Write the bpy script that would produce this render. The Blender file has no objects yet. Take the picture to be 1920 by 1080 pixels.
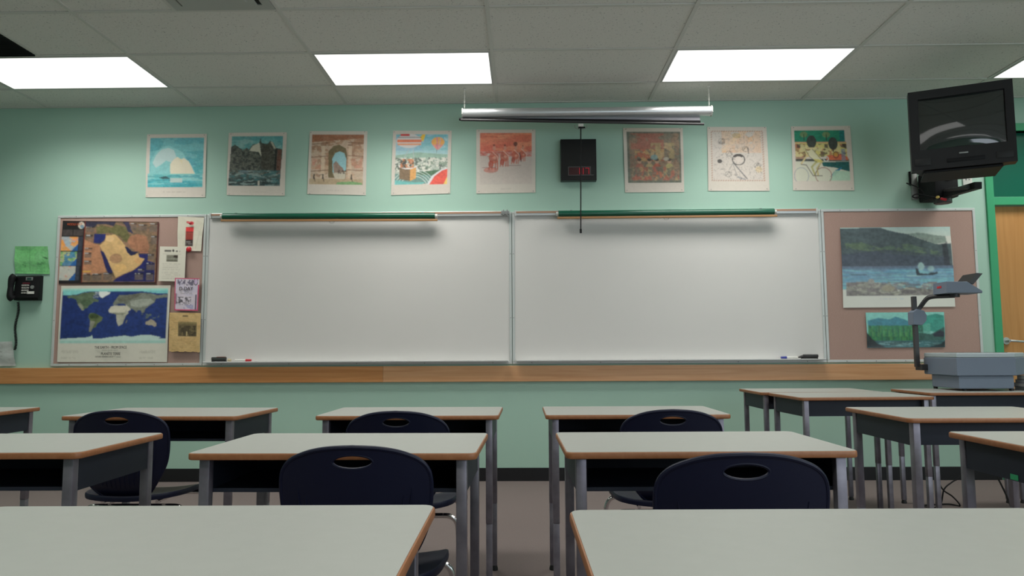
import bpy, bmesh, math, random
import numpy as np
from mathutils import Vector, Matrix, geometry
S = bpy.context.scene
C = S.collection
PI = math.pi
# ------------------------------------------------------------------ camera
CX, CD, CH = 0.0903, 5.673, 0.994           # camera place: CD metres from the front wall
FPX = 1352.9                                 # focal length for a 1920 px wide frame
YAW, PITCH, ROLL = -0.016, 0.0879, -0.0052
def cam_axes():
    sy, cy = math.sin(YAW), math.cos(YAW)
    f = Vector((sy*math.cos(PITCH), cy*math.cos(PITCH), math.sin(PITCH)))
    r = Vector((cy, -sy, 0)); u = r.cross(f)
    c, s = math.cos(ROLL), math.sin(ROLL)
    return (c*r+s*u), (-s*r+c*u), f
RX, UX, FX = cam_axes()
cd = bpy.data.cameras.new('camera'); cam = bpy.data.objects.new('camera', cd); C.objects.link(cam)
cam.matrix_world = Matrix(((RX.x, UX.x, -FX.x, CX), (RX.y, UX.y, -FX.y, -CD), (RX.z, UX.z, -FX.z, CH), (0, 0, 0, 1)))
cd.sensor_width = 36; cd.lens = FPX/1920*36; cd.clip_start = 0.05
S.camera = cam
# world + exposure
w = bpy.data.worlds.new('world'); S.world = w; w.use_nodes = True
w.node_tree.nodes['Background'].inputs[0].default_value = (0.80, 0.90, 1.0, 1)
w.node_tree.nodes['Background'].inputs[1].default_value = 3.3    # overcast daylight, enters by the windows behind the viewpoint
S.view_settings.view_transform = 'Standard'; S.view_settings.look = 'None'
S.view_settings.gamma = 1; S.view_settings.use_curve_mapping = False
S.view_settings.exposure = 0.0
LIGHT = 1.3                                  # glow of the fluorescent diffusers themselves
LAMP = 15.2                                  # watts thrown down by each fixture through its prismatic lens

def at(px, py, Y=0.0):                       # point of the plane y = Y seen at that place of the photo
    d = RX*((px-960)/FPX) - UX*((py-540)/FPX) + FX
    return Vector((CX, -CD, CH)) + d*((Y+CD)/d.y)

# ------------------------------------------------------------------ helpers
def lin(c):
    c = c/255.0
    return c/12.92 if c <= 0.04045 else ((c+0.055)/1.055)**2.4
def rgb(r, g, b, k=1.0): return (min(lin(r)*k, .92), min(lin(g)*k, .92), min(lin(b)*k, .92), 1)
def mat(name, col, rough=.5, metal=0, noise=None, bump=None, emit=None, spec=.5, coat=0):
    m = bpy.data.materials.new(name); m.use_nodes = True; nt = m.node_tree; N = nt.nodes; L = nt.links
    p = N['Principled BSDF']
    p.inputs['Base Color'].default_value = col; p.inputs['Roughness'].default_value = rough
    p.inputs['Metallic'].default_value = metal; p.inputs['Specular IOR Level'].default_value = spec
    p.inputs['Coat Weight'].default_value = coat
    tc = N.new('ShaderNodeTexCoord')
    if noise:                                # (scale, colour b, low, high[, stretch])
        sc, cb, lo, hi = noise[:4]
        n = N.new('ShaderNodeTexNoise'); n.inputs['Scale'].default_value = sc; n.inputs['Detail'].default_value = 5
        mp = N.new('ShaderNodeMapping'); mp.inputs['Scale'].default_value = noise[4] if len(noise) > 4 else (1, 1, 1)
        L.new(tc.outputs['Object'], mp.inputs[0]); L.new(mp.outputs[0], n.inputs['Vector'])
        r = N.new('ShaderNodeValToRGB'); r.color_ramp.elements[0].position = lo; r.color_ramp.elements[1].position = hi
        r.color_ramp.elements[0].color = col; r.color_ramp.elements[1].color = cb
        L.new(n.outputs[0], r.inputs[0]); L.new(r.outputs[0], p.inputs['Base Color'])
    if bump:                                 # (scale, strength, distance)
        n = N.new('ShaderNodeTexNoise'); n.inputs['Scale'].default_value = bump[0]; n.inputs['Detail'].default_value = 4
        L.new(tc.outputs['Object'], n.inputs['Vector'])
        b = N.new('ShaderNodeBump'); b.inputs['Strength'].default_value = bump[1]; b.inputs['Distance'].default_value = bump[2]
        L.new(n.outputs[0], b.inputs['Height']); L.new(b.outputs[0], p.inputs['Normal'])
    if emit:
        p.inputs['Emission Color'].default_value = emit[0]; p.inputs['Emission Strength'].default_value = emit[1]
    return m

M = {}
M['wall'] = mat('wall_paint', (.385, .58, .475, 1), .6, noise=(1.6, (.405, .605, .495, 1), .3, .7), bump=(220, .12, .002))
M['carpet'] = mat('carpet', (.155, .128, .12, 1), .95, noise=(260, (.21, .175, .165, 1), .35, .65), bump=(400, .6, .004), spec=.1)
M['base'] = mat('rubber_base', (.006, .006, .008, 1), .45)
M['board'] = mat('whiteboard_enamel', (.70, .682, .65, 1), .42, noise=(1.2, (.73, .712, .68, 1), .3, .7), spec=.35)
M['alu'] = mat('aluminium', (.62, .64, .64, 1), .38, .8)
M['alupaint'] = mat('anodised_trim', (.60, .63, .61, 1), .45, .2)
M['traywhite'] = mat('tray_enamel', (.78, .79, .78, 1), .4)
M['cork'] = mat('map_rail_cork', (.42, .24, .15, 1), .8)
M['tack'] = mat('tackboard_fabric', (.42, .275, .23, 1), .95, noise=(90, (.48, .33, .28, 1), .3, .7, (1, 1, 6)), bump=(500, .4, .002), spec=.1)
M['laminate'] = mat('desk_laminate', (.33, .345, .315, 1), .40, noise=(30, (.34, .355, .325, 1), .35, .65), spec=.5)
M['edge'] = mat('desk_edge_band', (.26, .10, .036, 1), .45, noise=(60, (.31, .13, .052, 1), .3, .7, (1, 1, 1)))
M['boxsteel'] = mat('book_box_steel', (.015, .019, .030, 1), .5, spec=.3)
M['leg'] = mat('desk_leg_chrome', (.17, .155, .185, 1), .42, .65, noise=(14, (.26, .245, .28, 1), .35, .7))
M['foot'] = mat('black_rubber', (.008, .008, .008, 1), .6)
M['plastic'] = mat('navy_plastic', (.0026, .0045, .020, 1), .46, bump=(600, .1, .001), spec=.3)
M['chrome'] = mat('chair_chrome', (.72, .70, .70, 1), .12, 1)
M['lightframe'] = mat('fixture_frame', (.55, .56, .54, 1), .5)
M['diffuser'] = mat('fixture_diffuser', (.9, .9, .9, 1), .6, emit=((1, .985, .955, 1), LIGHT))
M['tbar'] = mat('ceiling_grid_paint', (.62, .62, .58, 1), .6)
M['vent'] = mat('vent_paint', (.42, .44, .41, 1), .5)
M['dark'] = mat('dark_void', (.01, .012, .01, 1), .8)
M['black'] = mat('black_plastic', (.006, .006, .007, 1), .6, spec=.25)
M['clockface'] = mat('clock_acrylic', (.006, .006, .006, 1), .3)
M['tvcase'] = mat('television_case', (.010, .0095, .010, 1), .5, spec=.35)
M['tvglass'] = mat('television_glass', (.016, .022, .020, 1), .05, spec=.9)
M['white'] = mat('white_plastic', (.72, .71, .66, 1), .45)
M['redcap'] = mat('red_plastic', (.55, .02, .03, 1), .4)
M['bluecap'] = mat('blue_plastic', (.03, .04, .30, 1), .4)
M['mapgreen'] = mat('map_roller_green', (.006, .10, .055, 1), .25, spec=.6)
M['slat'] = mat('map_slat_wood', (.38, .20, .08, 1), .5)
M['silver'] = mat('screen_case_silver', (.66, .67, .68, 1), .3, .55)
M['ohpdark'] = mat('projector_grey', (.155, .19, .25, 1), .5)
M['ohptop'] = mat('projector_light_grey', (.42, .48, .50, 1), .4)
M['ohpblack'] = mat('projector_dark_metal', (.035, .033, .034, 1), .45)
M['paper'] = mat('paper_white', (.70, .69, .64, 1), .8)
M['ink'] = mat('printed_ink', (.06, .06, .05, 1), .8)
M['doorgreen'] = mat('door_frame_green', (.05, .36, .17, 1), .4)
M['transom'] = mat('transom_green', (.006, .12, .075, 1), .3)
M['led'] = mat('clock_led', (.3, .01, .02, 1), .5, emit=((1, .03, .06, 1), .22))
M['ledglass'] = mat('clock_window', (.055, .008, .010, 1), .3)
M['grey'] = mat('grey_metal', (.30, .31, .30, 1), .45, .4)
M['keys'] = mat('phone_keys', (.38, .37, .34, 1), .5)
M['plastertag'] = mat('green_sticker', (.02, .30, .12, 1), .6)

def wood(name, a, b, sc, stretch, knots=False, rough=.4):
    m = bpy.data.materials.new(name); m.use_nodes = True; nt = m.node_tree; N = nt.nodes; L = nt.links; p = N['Principled BSDF']
    tc = N.new('ShaderNodeTexCoord'); mp = N.new('ShaderNodeMapping'); mp.inputs['Scale'].default_value = stretch
    L.new(tc.outputs['Object'], mp.inputs[0])
    n = N.new('ShaderNodeTexNoise'); n.inputs['Scale'].default_value = sc; n.inputs['Detail'].default_value = 6; n.inputs['Distortion'].default_value = 1.2
    L.new(mp.outputs[0], n.inputs['Vector'])
    r = N.new('ShaderNodeValToRGB'); r.color_ramp.elements[0].position = .3; r.color_ramp.elements[1].position = .7
    r.color_ramp.elements[0].color = a; r.color_ramp.elements[1].color = b
    L.new(n.outputs[0], r.inputs[0]); L.new(r.outputs[0], p.inputs['Base Color']); p.inputs['Roughness'].default_value = rough
    return m
M['rail'] = wood('rail_pine', (.50, .20, .06, 1), (.67, .32, .12, 1), 3.0, (.35, 1, 9))
M['rail2'] = wood('rail_pine_light', (.58, .28, .12, 1), (.74, .42, .215, 1), 3.0, (.35, 1, 9))
M['door'] = wood('door_veneer', (.50, .235, .07, 1), (.58, .29, .10, 1), 2.5, (9, 9, .5))

def tile_mat():
    m = bpy.data.materials.new('ceiling_tile'); m.use_nodes = True; nt = m.node_tree; N = nt.nodes; L = nt.links; p = N['Principled BSDF']
    tc = N.new('ShaderNodeTexCoord')
    n = N.new('ShaderNodeTexNoise'); n.inputs['Scale'].default_value = 85; n.inputs['Detail'].default_value = 3; L.new(tc.outputs['Object'], n.inputs['Vector'])
    r = N.new('ShaderNodeValToRGB'); r.color_ramp.elements[0].position = .30; r.color_ramp.elements[1].position = .38
    r.color_ramp.elements[0].color = (.42, .42, .40, 1); r.color_ramp.elements[1].color = (.74, .73, .69, 1)
    n2 = N.new('ShaderNodeTexNoise'); n2.inputs['Scale'].default_value = 30; L.new(tc.outputs['Object'], n2.inputs['Vector'])
    b = N.new('ShaderNodeBump'); b.inputs['Strength'].default_value = .5; b.inputs['Distance'].default_value = .004
    L.new(n.outputs[0], r.inputs[0]); L.new(r.outputs[0], p.inputs['Base Color']); L.new(n2.outputs[0], b.inputs['Height']); L.new(b.outputs[0], p.inputs['Normal'])
    p.inputs['Roughness'].default_value = .9
    return m
M['tile'] = tile_mat()

# mesh building ------------------------------------------------------
class MB:
    def __init__(self): self.bm = bmesh.new()
    def box(self, x0, x1, y0, y1, z0, z1, bev=0, rz=0, seg=2):
        g = bmesh.ops.create_cube(self.bm, size=1); vs = g['verts']
        c = Vector(((x0+x1)/2, (y0+y1)/2, (z0+z1)/2)); R = Matrix.Rotation(rz, 3, 'Z')
        for v in vs:
            p = Vector((v.co.x*(x1-x0), v.co.y*(y1-y0), v.co.z*(z1-z0))); v.co = R@p + c
        if bev:
            es = list({e for v in vs for e in v.link_edges})
            bmesh.ops.bevel(self.bm, geom=es, offset=bev, segments=seg, profile=.5, affect='EDGES')
        return self
    def prism(self, pts, axis, a, b, bev=0):      # polygon in the two other axes, extruded along axis a..b
        def P(p, t): return {'x': (t, p[0], p[1]), 'y': (p[0], t, p[1]), 'z': (p[0], p[1], t)}[axis]
        va = [self.bm.verts.new(P(p, a)) for p in pts]; vb = [self.bm.verts.new(P(p, b)) for p in pts]
        n = len(pts); fs = [self.bm.faces.new(va), self.bm.faces.new(vb[::-1])]
        for i in range(n): fs.append(self.bm.faces.new((va[i], vb[i], vb[(i+1) % n], va[(i+1) % n])))
        bmesh.ops.recalc_face_normals(self.bm, faces=fs)
        if bev:
            es = list({e for f in fs[:2] for e in f.edges})
            bmesh.ops.bevel(self.bm, geom=es, offset=bev, segments=2, profile=.5, affect='EDGES')
        return self
    def tube(self, pts, r, n=12, cap=True, square=False, closed=False):
        pts = [Vector(p) for p in pts]; rings = []; K = len(pts); up = None
        for i, p in enumerate(pts):
            if closed: t = pts[(i+1) % K]-pts[i-1]
            else: t = (pts[min(i+1, K-1)]-pts[max(i-1, 0)])
            t.normalize()
            if up is None: up = Vector((0, 1, 0)) if abs(t.y) < .9 else Vector((1, 0, 0))
            s = t.cross(up)
            if s.length < 1e-6: s = t.orthogonal()
            s.normalize(); u = s.cross(t).normalized(); up = u
            rr = r[i] if isinstance(r, (list, tuple)) else r
            if square: ring = [self.bm.verts.new(p + s*a*rr + u*b*rr) for a, b in ((-1, -1), (1, -1), (1, 1), (-1, 1))]
            else: ring = [self.bm.verts.new(p + s*math.cos(2*PI*k/n)*rr + u*math.sin(2*PI*k/n)*rr) for k in range(n)]
            rings.append(ring)
        m = len(rings[0]); fs = []
        for i in range(K if closed else K-1):
            A, B = rings[i], rings[(i+1) % K]
            for k in range(m): fs.append(self.bm.faces.new((A[k], A[(k+1) % m], B[(k+1) % m], B[k])))
        if cap and not closed: fs.append(self.bm.faces.new(rings[0][::-1])); fs.append(self.bm.faces.new(rings[-1]))
        bmesh.ops.recalc_face_normals(self.bm, faces=fs)
        return self
    def ball(self, c, r, sc=(1, 1, 1), n=14):
        g = bmesh.ops.create_uvsphere(self.bm, u_segments=n, v_segments=n//2+2, radius=r)
        for v in g['verts']: v.co = Vector((v.co.x*sc[0], v.co.y*sc[1], v.co.z*sc[2]))+Vector(c)
        return self
    def build(self, name, m, parent=None, smooth=True, angle=.6):
        me = bpy.data.meshes.new(name); self.bm.to_mesh(me); self.bm.free()
        return link(name, me, m, parent, smooth, angle)
def link(name, me, m, parent=None, smooth=True, angle=.6):
    o = bpy.data.objects.new(name, me); C.objects.link(o)
    if m: me.materials.append(m)
    if smooth:
        me.polygons.foreach_set('use_smooth', [True]*len(me.polygons))
        me.set_sharp_from_angle(angle=angle)
    if parent: o.parent = parent
    return o
def rrect(x0, x1, y0, y1, r, n=6):
    out = []
    for cx, cy, a in ((x1-r, y1-r, 0), (x0+r, y1-r, PI/2), (x0+r, y0+r, PI), (x1-r, y0+r, 3*PI/2)):
        for k in range(n+1): out.append((cx+r*math.cos(a+k*PI/2/n), cy+r*math.sin(a+k*PI/2/n)))
    return out
def catmull(pts, n=8, closed=False):
    P = [Vector(p) for p in pts]; K = len(P); out = []
    for i in range(K if closed else K-1):
        a, b, c, d = (P[(i-1) % K], P[i], P[(i+1) % K], P[(i+2) % K]) if closed else (P[max(i-1, 0)], P[i], P[i+1], P[min(i+2, K-1)])
        for k in range(n):
            t = k/n; out.append(.5*((2*b)+(c-a)*t+(2*a-5*b+4*c-d)*t*t+(3*b-a-3*c+d)*t**3))
    if not closed: out.append(P[-1])
    return out
def thing(name, label, cat, loc=(0, 0, 0), rz=0, group=None):
    o = bpy.data.objects.new(name, None); C.objects.link(o); o.empty_display_size = .05
    o.location = loc; o.rotation_euler = (0, 0, rz); return tag(o, label, cat, group)
def tag(o, label, cat, group=None):
    o['label'] = label; o['category'] = cat
    if group: o['group'] = group
    return o
def struct(o): o['kind'] = 'structure'; return o
def copy_tree(o, parent=None):
    c = o.copy(); C.objects.link(c)
    if parent: c.parent = parent
    for ch in [x for x in bpy.data.objects if x.parent == o]: copy_tree(ch, c)
    return c
_font = {}
def lettering(text, size, m, parent, pos, name='lettering', depth=.0006, sx=1.0, align='CENTER'):
    cu = bpy.data.curves.new('text', 'FONT'); cu.body = text; cu.size = size; cu.align_x = align; cu.align_y = 'CENTER'; cu.extrude = depth
    t = bpy.data.objects.new('text_tmp', cu); C.objects.link(t)
    dg = bpy.context.evaluated_depsgraph_get(); me = bpy.data.meshes.new_from_object(t.evaluated_get(dg))
    bpy.data.objects.remove(t)
    me.transform(Matrix.Rotation(PI/2, 4, 'X')); me.transform(Matrix.Diagonal((sx, 1, 1, 1))); me.materials.clear()
    o = link(name, me, m, parent, False); o.location = pos
    return o

# ------------------------------------------------------------------ the room
HC = 2.997
XL, XR, YB = -4.9, 5.2, -8.2
DX0, DX1, DZ1 = 3.80, 4.78, 2.72            # door opening
struct(MB().box(XL-.1, XR+.1, YB-.1, .15, -.1, 0).build('floor', M['carpet'], smooth=False))
struct(MB().box(XL-.1, XR+.1, YB-.1, .15, HC, HC+.1).build('ceiling', M['tile'], smooth=False))
wf = MB(); wf.box(XL-.1, DX0, 0, .15, 0, HC).box(DX1, XR+.1, 0, .15, 0, HC).box(DX0, DX1, 0, .15, DZ1, HC)
struct(wf.build('wall_front', M['wall'], smooth=False))
struct(MB().box(XL-.1, XL, YB, 0, 0, HC).build('wall_left', M['wall'], smooth=False))
WY0, WY1 = -7.9, -4.2                       # window band in the right wall, behind the viewpoint
wr = MB(); wr.box(XR, XR+.1, YB, 0, 0, .95).box(XR, XR+.1, YB, 0, 2.65, HC).box(XR, XR+.1, YB, WY0, .95, 2.65).box(XR, XR+.1, WY1, 0, .95, 2.65)
struct(wr.build('wall_right', M['wall'], smooth=False))
f = MB(); f.box(XR+.03, XR+.09, WY0, WY1, .95, 1.0).box(XR+.03, XR+.09, WY0, WY1, 2.60, 2.65)
for k in range(5): yy = WY0+.03+(WY1-WY0-.06)*k/4; f.box(XR+.03, XR+.09, yy-.03, yy+.03, 1.0, 2.60)
struct(f.build('window_3', M['alupaint'], smooth=False))
ld = bpy.data.lights.new('window_portal', 'AREA'); ld.shape = 'RECTANGLE'; ld.size = 1.7; ld.size_y = WY1-WY0; ld.cycles.is_portal = True
lo = bpy.data.objects.new('window_portal', ld); C.objects.link(lo); lo.location = (XR+.02, (WY0+WY1)/2, 1.8); lo.rotation_euler = (0, PI/2, 0)
WX0, WX1, WZ0, WZ1 = 1.0, 4.9, .95, 2.65   # window band in the back wall
wb = MB(); wb.box(XL, XR, YB-.1, YB, 0, WZ0).box(XL, XR, YB-.1, YB, WZ1, HC).box(XL, WX0, YB-.1, YB, WZ0, WZ1).box(WX1, XR, YB-.1, YB, WZ0, WZ1)
struct(wb.build('wall_back', M['wall'], smooth=False))
f = MB(); f.box(WX0, WX1, YB-.09, YB-.03, WZ0, WZ0+.05).box(WX0, WX1, YB-.09, YB-.03, WZ1-.05, WZ1)
for k in range(7): xx = WX0+.03+(WX1-WX0-.06)*k/6; f.box(xx-.03, xx+.03, YB-.09, YB-.03, WZ0+.05, WZ1-.05)
struct(f.build('window_2', M['alupaint'], smooth=False))
ld = bpy.data.lights.new('window_portal', 'AREA'); ld.shape = 'RECTANGLE'; ld.size = WX1-WX0; ld.size_y = WZ1-WZ0; ld.cycles.is_portal = True
lo = bpy.data.objects.new('window_portal', ld); C.objects.link(lo); lo.location = ((WX0+WX1)/2, YB-.02, (WZ0+WZ1)/2); lo.rotation_euler = (PI/2, 0, 0)
struct(MB().box(XL+.002, 3.73, -.008, -.0002, 0.0005, .1).build('baseboard_front', M['base'], smooth=False))
struct(MB().box(XL+.0002, XL+.008, YB+.01, -.01, 0.0005, .1).build('baseboard_left', M['base'], smooth=False))
struct(MB().box(XR-.008, XR-.0002, YB+.01, -.01, 0.0005, .1).build('baseboard_right', M['base'], smooth=False))
# wooden rail under the boards: two planks end to end
RZ0, RZ1 = .762, .885
jx = at(718, 700, -.03).x
struct(MB().box(XL+.002, jx-.0008, -.03, -.0002, RZ0, RZ1, .002).build('trim_1', M['rail'], smooth=False))
struct(MB().box(jx+.0008, 3.70, -.03, -.0002, RZ0, RZ1, .002).build('trim_2', M['rail2'], smooth=False))
# ceiling grid of T bars
XG, YG = -0.1115, -0.4135
gx = [XG+1.22*k for k in range(-4, 5) if XL < XG+1.22*k < XR]
gy = [YG-.61*k for k in range(0, 13) if YG-.61*k > YB]
g = MB(); T = .012
for x in gx: g.box(x-T, x+T, YB+.03, -.03, HC-.006, HC-.0002)
for y in gy: g.box(XL+.03, XR-.03, y-T, y+T, HC-.0058, HC-.0003)
g.box(XG-1.22-.61-T+1.22*0, XG-1.22-.61+T, YG-1.83, YG-1.22, HC-.0055, HC-.0004)
g.box(-3.16-T, -3.16+T, YG-1.22, YG-.61, HC-.0055, HC-.0004)
g.box(XL, XR, -.022, -.0005, HC-.006, HC-.0002)
struct(g.build('trim_3', M['tbar'], smooth=False))

# recessed fluorescent fixtures
def make_light():
    t = thing('ceiling_light', '', 'ceiling light')
    f = MB(); a, b = 1.22/2-.013, .61/2-.013
    for x0, x1, y0, y1 in ((-a, a, -b, -b+.012), (-a, a, b-.012, b), (-a, -a+.012, -b+.012, b-.012), (a-.012, a, -b+.012, b-.012)):
        f.box(x0, x1, y0, y1, -.008, -.0003)
    f.build('frame', M['lightframe'], t, False)
    MB().box(-a+.0122, a-.0122, -b+.0122, b-.0122, -.006, -.0005).build('diffuser', M['diffuser'], t, False)
    ld = bpy.data.lights.new('lamp', 'AREA'); ld.shape = 'RECTANGLE'; ld.size = 1.16; ld.size_y = .55; ld.energy = LAMP; ld.spread = math.radians(132); ld.color = (1, .985, .94)
    lo = bpy.data.objects.new('lamp', ld); C.objects.link(lo); lo.parent = t; lo.location = (0, 0, -.0075)
    return t
proto = make_light(); first = True
names = {(-1, 0): 'lit fluorescent ceiling panel cut by the left edge of the photo', (0, 0): 'lit fluorescent ceiling panel between the left one and the screen hook',
         (1, 0): 'lit fluorescent ceiling panel above the right end of the projection screen', (2, 0): 'lit fluorescent ceiling panel in the top right corner above the television'}
for r in range(3):
    for c in range(-1, 3):
        o = proto if first else copy_tree(proto); first = False
        o.location = (XG-1.22/2+2.44*c, YG-.305-2.44*r, HC)
        o['label'] = names.get((c, r), 'lit fluorescent ceiling panel behind the viewpoint'); o['group'] = 'fluorescent ceiling panels'

# supply vent and return grille in the ceiling
t = thing('ceiling_vent', 'square grey air diffuser in the ceiling at the top left', 'vent', (-1.636, YG-1.22-.305, HC))
f = MB(); a = .29
for k, (s0, s1, z) in enumerate(((.29, .235, -.004), (.215, .17, -.016))):
    for x0, x1, y0, y1 in ((-s0, s0, -s0, -s1), (-s0, s0, s1, s0), (-s0, -s1, -s1, s1), (s1, s0, -s1, s1)):
        f.box(x0, x1, y0, y1, z-.006, -.0004 if k == 0 else z)
f.build('frame', M['vent'], t, False)
MB().box(-.235, .235, -.235, .235, -.003, -.0006).build('backing', M['dark'], t, False)
MB().box(-.17, .17, -.17, .17, -.026, -.018, .003).box(-.02, .02, -.02, .02, -.0185, -.001).build('centre_plate', M['vent'], t, False)
t = thing('return_grille', 'dark square air return grille in the ceiling at the far left', 'vent', (-3.465, YG-.61-.305, HC))
MB().box(-.29, .29, -.29, .29, -.0025, -.0005).build('backing', M['dark'], t, False)
f = MB()
for k in range(20): f.box(-.29, .29, -.285+k*.03, -.285+k*.03+.002, -.014, -.003)
f.build('slats', M['dark'], t, False)

# ------------------------------------------------------------------ boards on the wall
ZB, ZT = .8977, 2.1004
def quad_box(mb, a, b, y0, y1, bev=0): mb.box(a.x, b.x, y0, y1, b.z, a.z, bev)
def board(name, label, cat, x0, x1, surf, tray):
    t = thing(name, label, cat, ((x0+x1)/2, 0, ZB)); hw = (x1-x0)/2-.002; h = ZT-ZB
    MB().box(-hw+.02, hw-.02, -.012, -.0005, .02, h-.02).build('writing_surface' if tray else 'fabric_panel', surf, t, False)
    f = MB()
    for a in ((-hw, hw, 0, .0198), (-hw, hw, h-.0198, h), (-hw, -hw+.0198, .02, h-.02), (hw-.0198, hw, .02, h-.02)):
        f.box(a[0], a[1], -.018, -.0005, a[2], a[3], .002)
    f.build('frame', M['alupaint'], t, False)
    for k in range(5):
        for zz in (h-.01, .01): MB().ball((-hw+.15+k*(2*hw-.3)/4, -.0185, zz), .004, (1, .4, 1), 8).build('screw', M['grey'], t)
    for sx in (-1, 1):
        for k in (.3, .72): MB().ball((sx*(hw-.01), -.0185, h*k), .004, (1, .4, 1), 8).build('screw', M['grey'], t)
    if tray:
        MB().prism([(-.018, .022), (-.075, .018), (-.08, .028), (-.076, .030), (-.071, .025), (-.018, .029)], 'x', -hw+.03, hw-.03).build('pen_tray', M['traywhite'], t, False)
    return t
board('whiteboard', 'large blank whiteboard left of the centre seam', 'whiteboard', -2.438, 0, M['board'], True)
board('whiteboard', 'large blank whiteboard right of the centre seam', 'whiteboard', 0, 2.438, M['board'], True)
board('bulletin_board', 'mauve tack board with maps at the left end of the whiteboards', 'bulletin board', -2.438-1.205, -2.438, M['tack'], False)
board('bulletin_board', 'mauve tack board with lake posters at the right end, near the door', 'bulletin board', 2.438, 2.438+1.205, M['tack'], False)

# map rails above the whiteboards
for x0, x1, lab in ((-2.40, -.03, 'metal map rail with cork strip along the top of the left whiteboard'), (.03, 2.40, 'metal map rail with cork strip along the top of the right whiteboard')):
    t = thing('map_rail', lab, 'map rail', ((x0+x1)/2, 0, ZT-.013), 0, None); hw = (x1-x0)/2
    MB().box(-hw, hw, -.034, -.0185, -.022, .016, .002).build('channel', M['alu'], t, False)
    MB().box(-hw+.005, hw-.005, -.0365, -.0342, -.002, .012).build('cork_strip', M['cork'], t, False)
    for s in (-1, 1): MB().box(s*hw-.006, s*hw+.006, -.042, -.0183, -.026, .020, .002).build('end_cap', M['alupaint'], t, False)
t = thing('map_rail_bracket', 'small silver bracket at the right end of the left map rail', 'bracket', at(948, 399, -.05))
MB().box(-.035, .03, -.012, .012, -.016, .016, .004).box(-.02, -.012, -.017, .012, -.024, .024, .002).box(.008, .016, -.017, .012, -.024, .024, .002).build('clamp', M['grey'], t, False)

def rolled_map(x0, x1, z0, z1, lab, loop):
    xm = (x0+x1)/2; L = x1-x0; zc = (z0+z1)/2; tilt = math.atan2(z1-z0, L); Yc = -.085
    t = thing('rolled_map', lab, 'rolled map', (xm, Yc, zc)); t.rotation_euler = (0, -tilt, 0)
    MB().tube([(-L/2, 0, 0), (L/2, 0, 0)], .025, 20).build('map_roll', M['mapgreen'], t)
    for s in (-1, 1):
        MB().tube([(s*(L/2), 0, 0), (s*(L/2+.018), 0, 0)], .016, 14).build('end_cap', M['white'], t)
        MB().box(s*(L/2-.10)-.008, s*(L/2-.10)+.008, .0, .047, .012, .030).build('hook', M['grey'], t, False)
    MB().box(-L/2-.01, L/2+.02, -.02, -.008, -.043, -.026, .003).build('slat', M['slat'], t, False)
    MB().tube(catmull([(loop-.02, -.014, -.042), (loop-.012, -.016, -.056), (loop+.012, -.016, -.056), (loop+.02, -.014, -.042)], 5), .0018, 6).build('pull_loop', M['grey'], t)
a, b = at(418, 406, -.085), at(816, 405, -.085)
rolled_map(a.x, b.x, a.z, b.z, 'rolled green wall map with wooden slat over the left whiteboard', .03)
a, b = at(1047, 401, -.085), at(1451, 397, -.085)
rolled_map(a.x, b.x, a.z, b.z, 'rolled green wall map with wooden slat over the right whiteboard', 0)

# things on the trays
TZ = ZB+.0305
p = at(414, 678, -.055)
t = thing('board_eraser', 'dark felt eraser with tan end at the left end of the left tray', 'eraser', (p.x-.01, -.052, TZ-.003))
MB().box(-.062, .05, -.016, .016, .012, .038, .006).build('body', mat('eraser_grey', (.05, .055, .05, 1), .7), t)
MB().box(-.06, .05, -.016, .016, 0, .0118, .002).build('felt', M['foot'], t)
MB().box(-.02, .045, -.0165, .0165, .034, .041, .003).build('top_strip', mat('brown_tape', (.16, .05, .03, 1), .7), t)
MB().tube([(.066, 0, .014), (.088, 0, .012)], [.014, .010], 14).build('end_tip', mat('cream_plastic', (.55, .47, .30, 1), .6), t)
def marker(px, cap, lab, capright=True):
    q = at(px, 680, -.055); s = 1 if capright else -1
    t = thing('marker_pen', lab, 'marker', (q.x, -.052, TZ+.003))
    MB().tube([(-s*.065, 0, .006), (s*.018, 0, .006)], .0085, 12).build('barrel', M['white'], t)
    MB().tube([(s*.0182, 0, .006), (s*.062, 0, .006)], [.0100, .0085], 12).build('cap', cap, t)
marker(456, M['redcap'], 'white marker pen with red cap on the left tray')
marker(1480, M['bluecap'], 'white marker pen with blue cap on the right tray', False)
p = at(1518, 672, -.055)
t = thing('board_eraser', 'dark worn eraser with tapered end on the right tray', 'eraser', (p.x, -.052, TZ-.001))
MB().box(-.05, .066, -.016, .016, .009, .034, .007).build('body', M['ohpblack'], t)
MB().box(-.06, .062, -.015, .015, 0, .0088, .002).build('felt', M['foot'], t)
MB().tube([(-.085, 0, .012), (-.045, 0, .019)], [.005, .013], 12).build('tapered_tip', M['ohpblack'], t)

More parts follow.
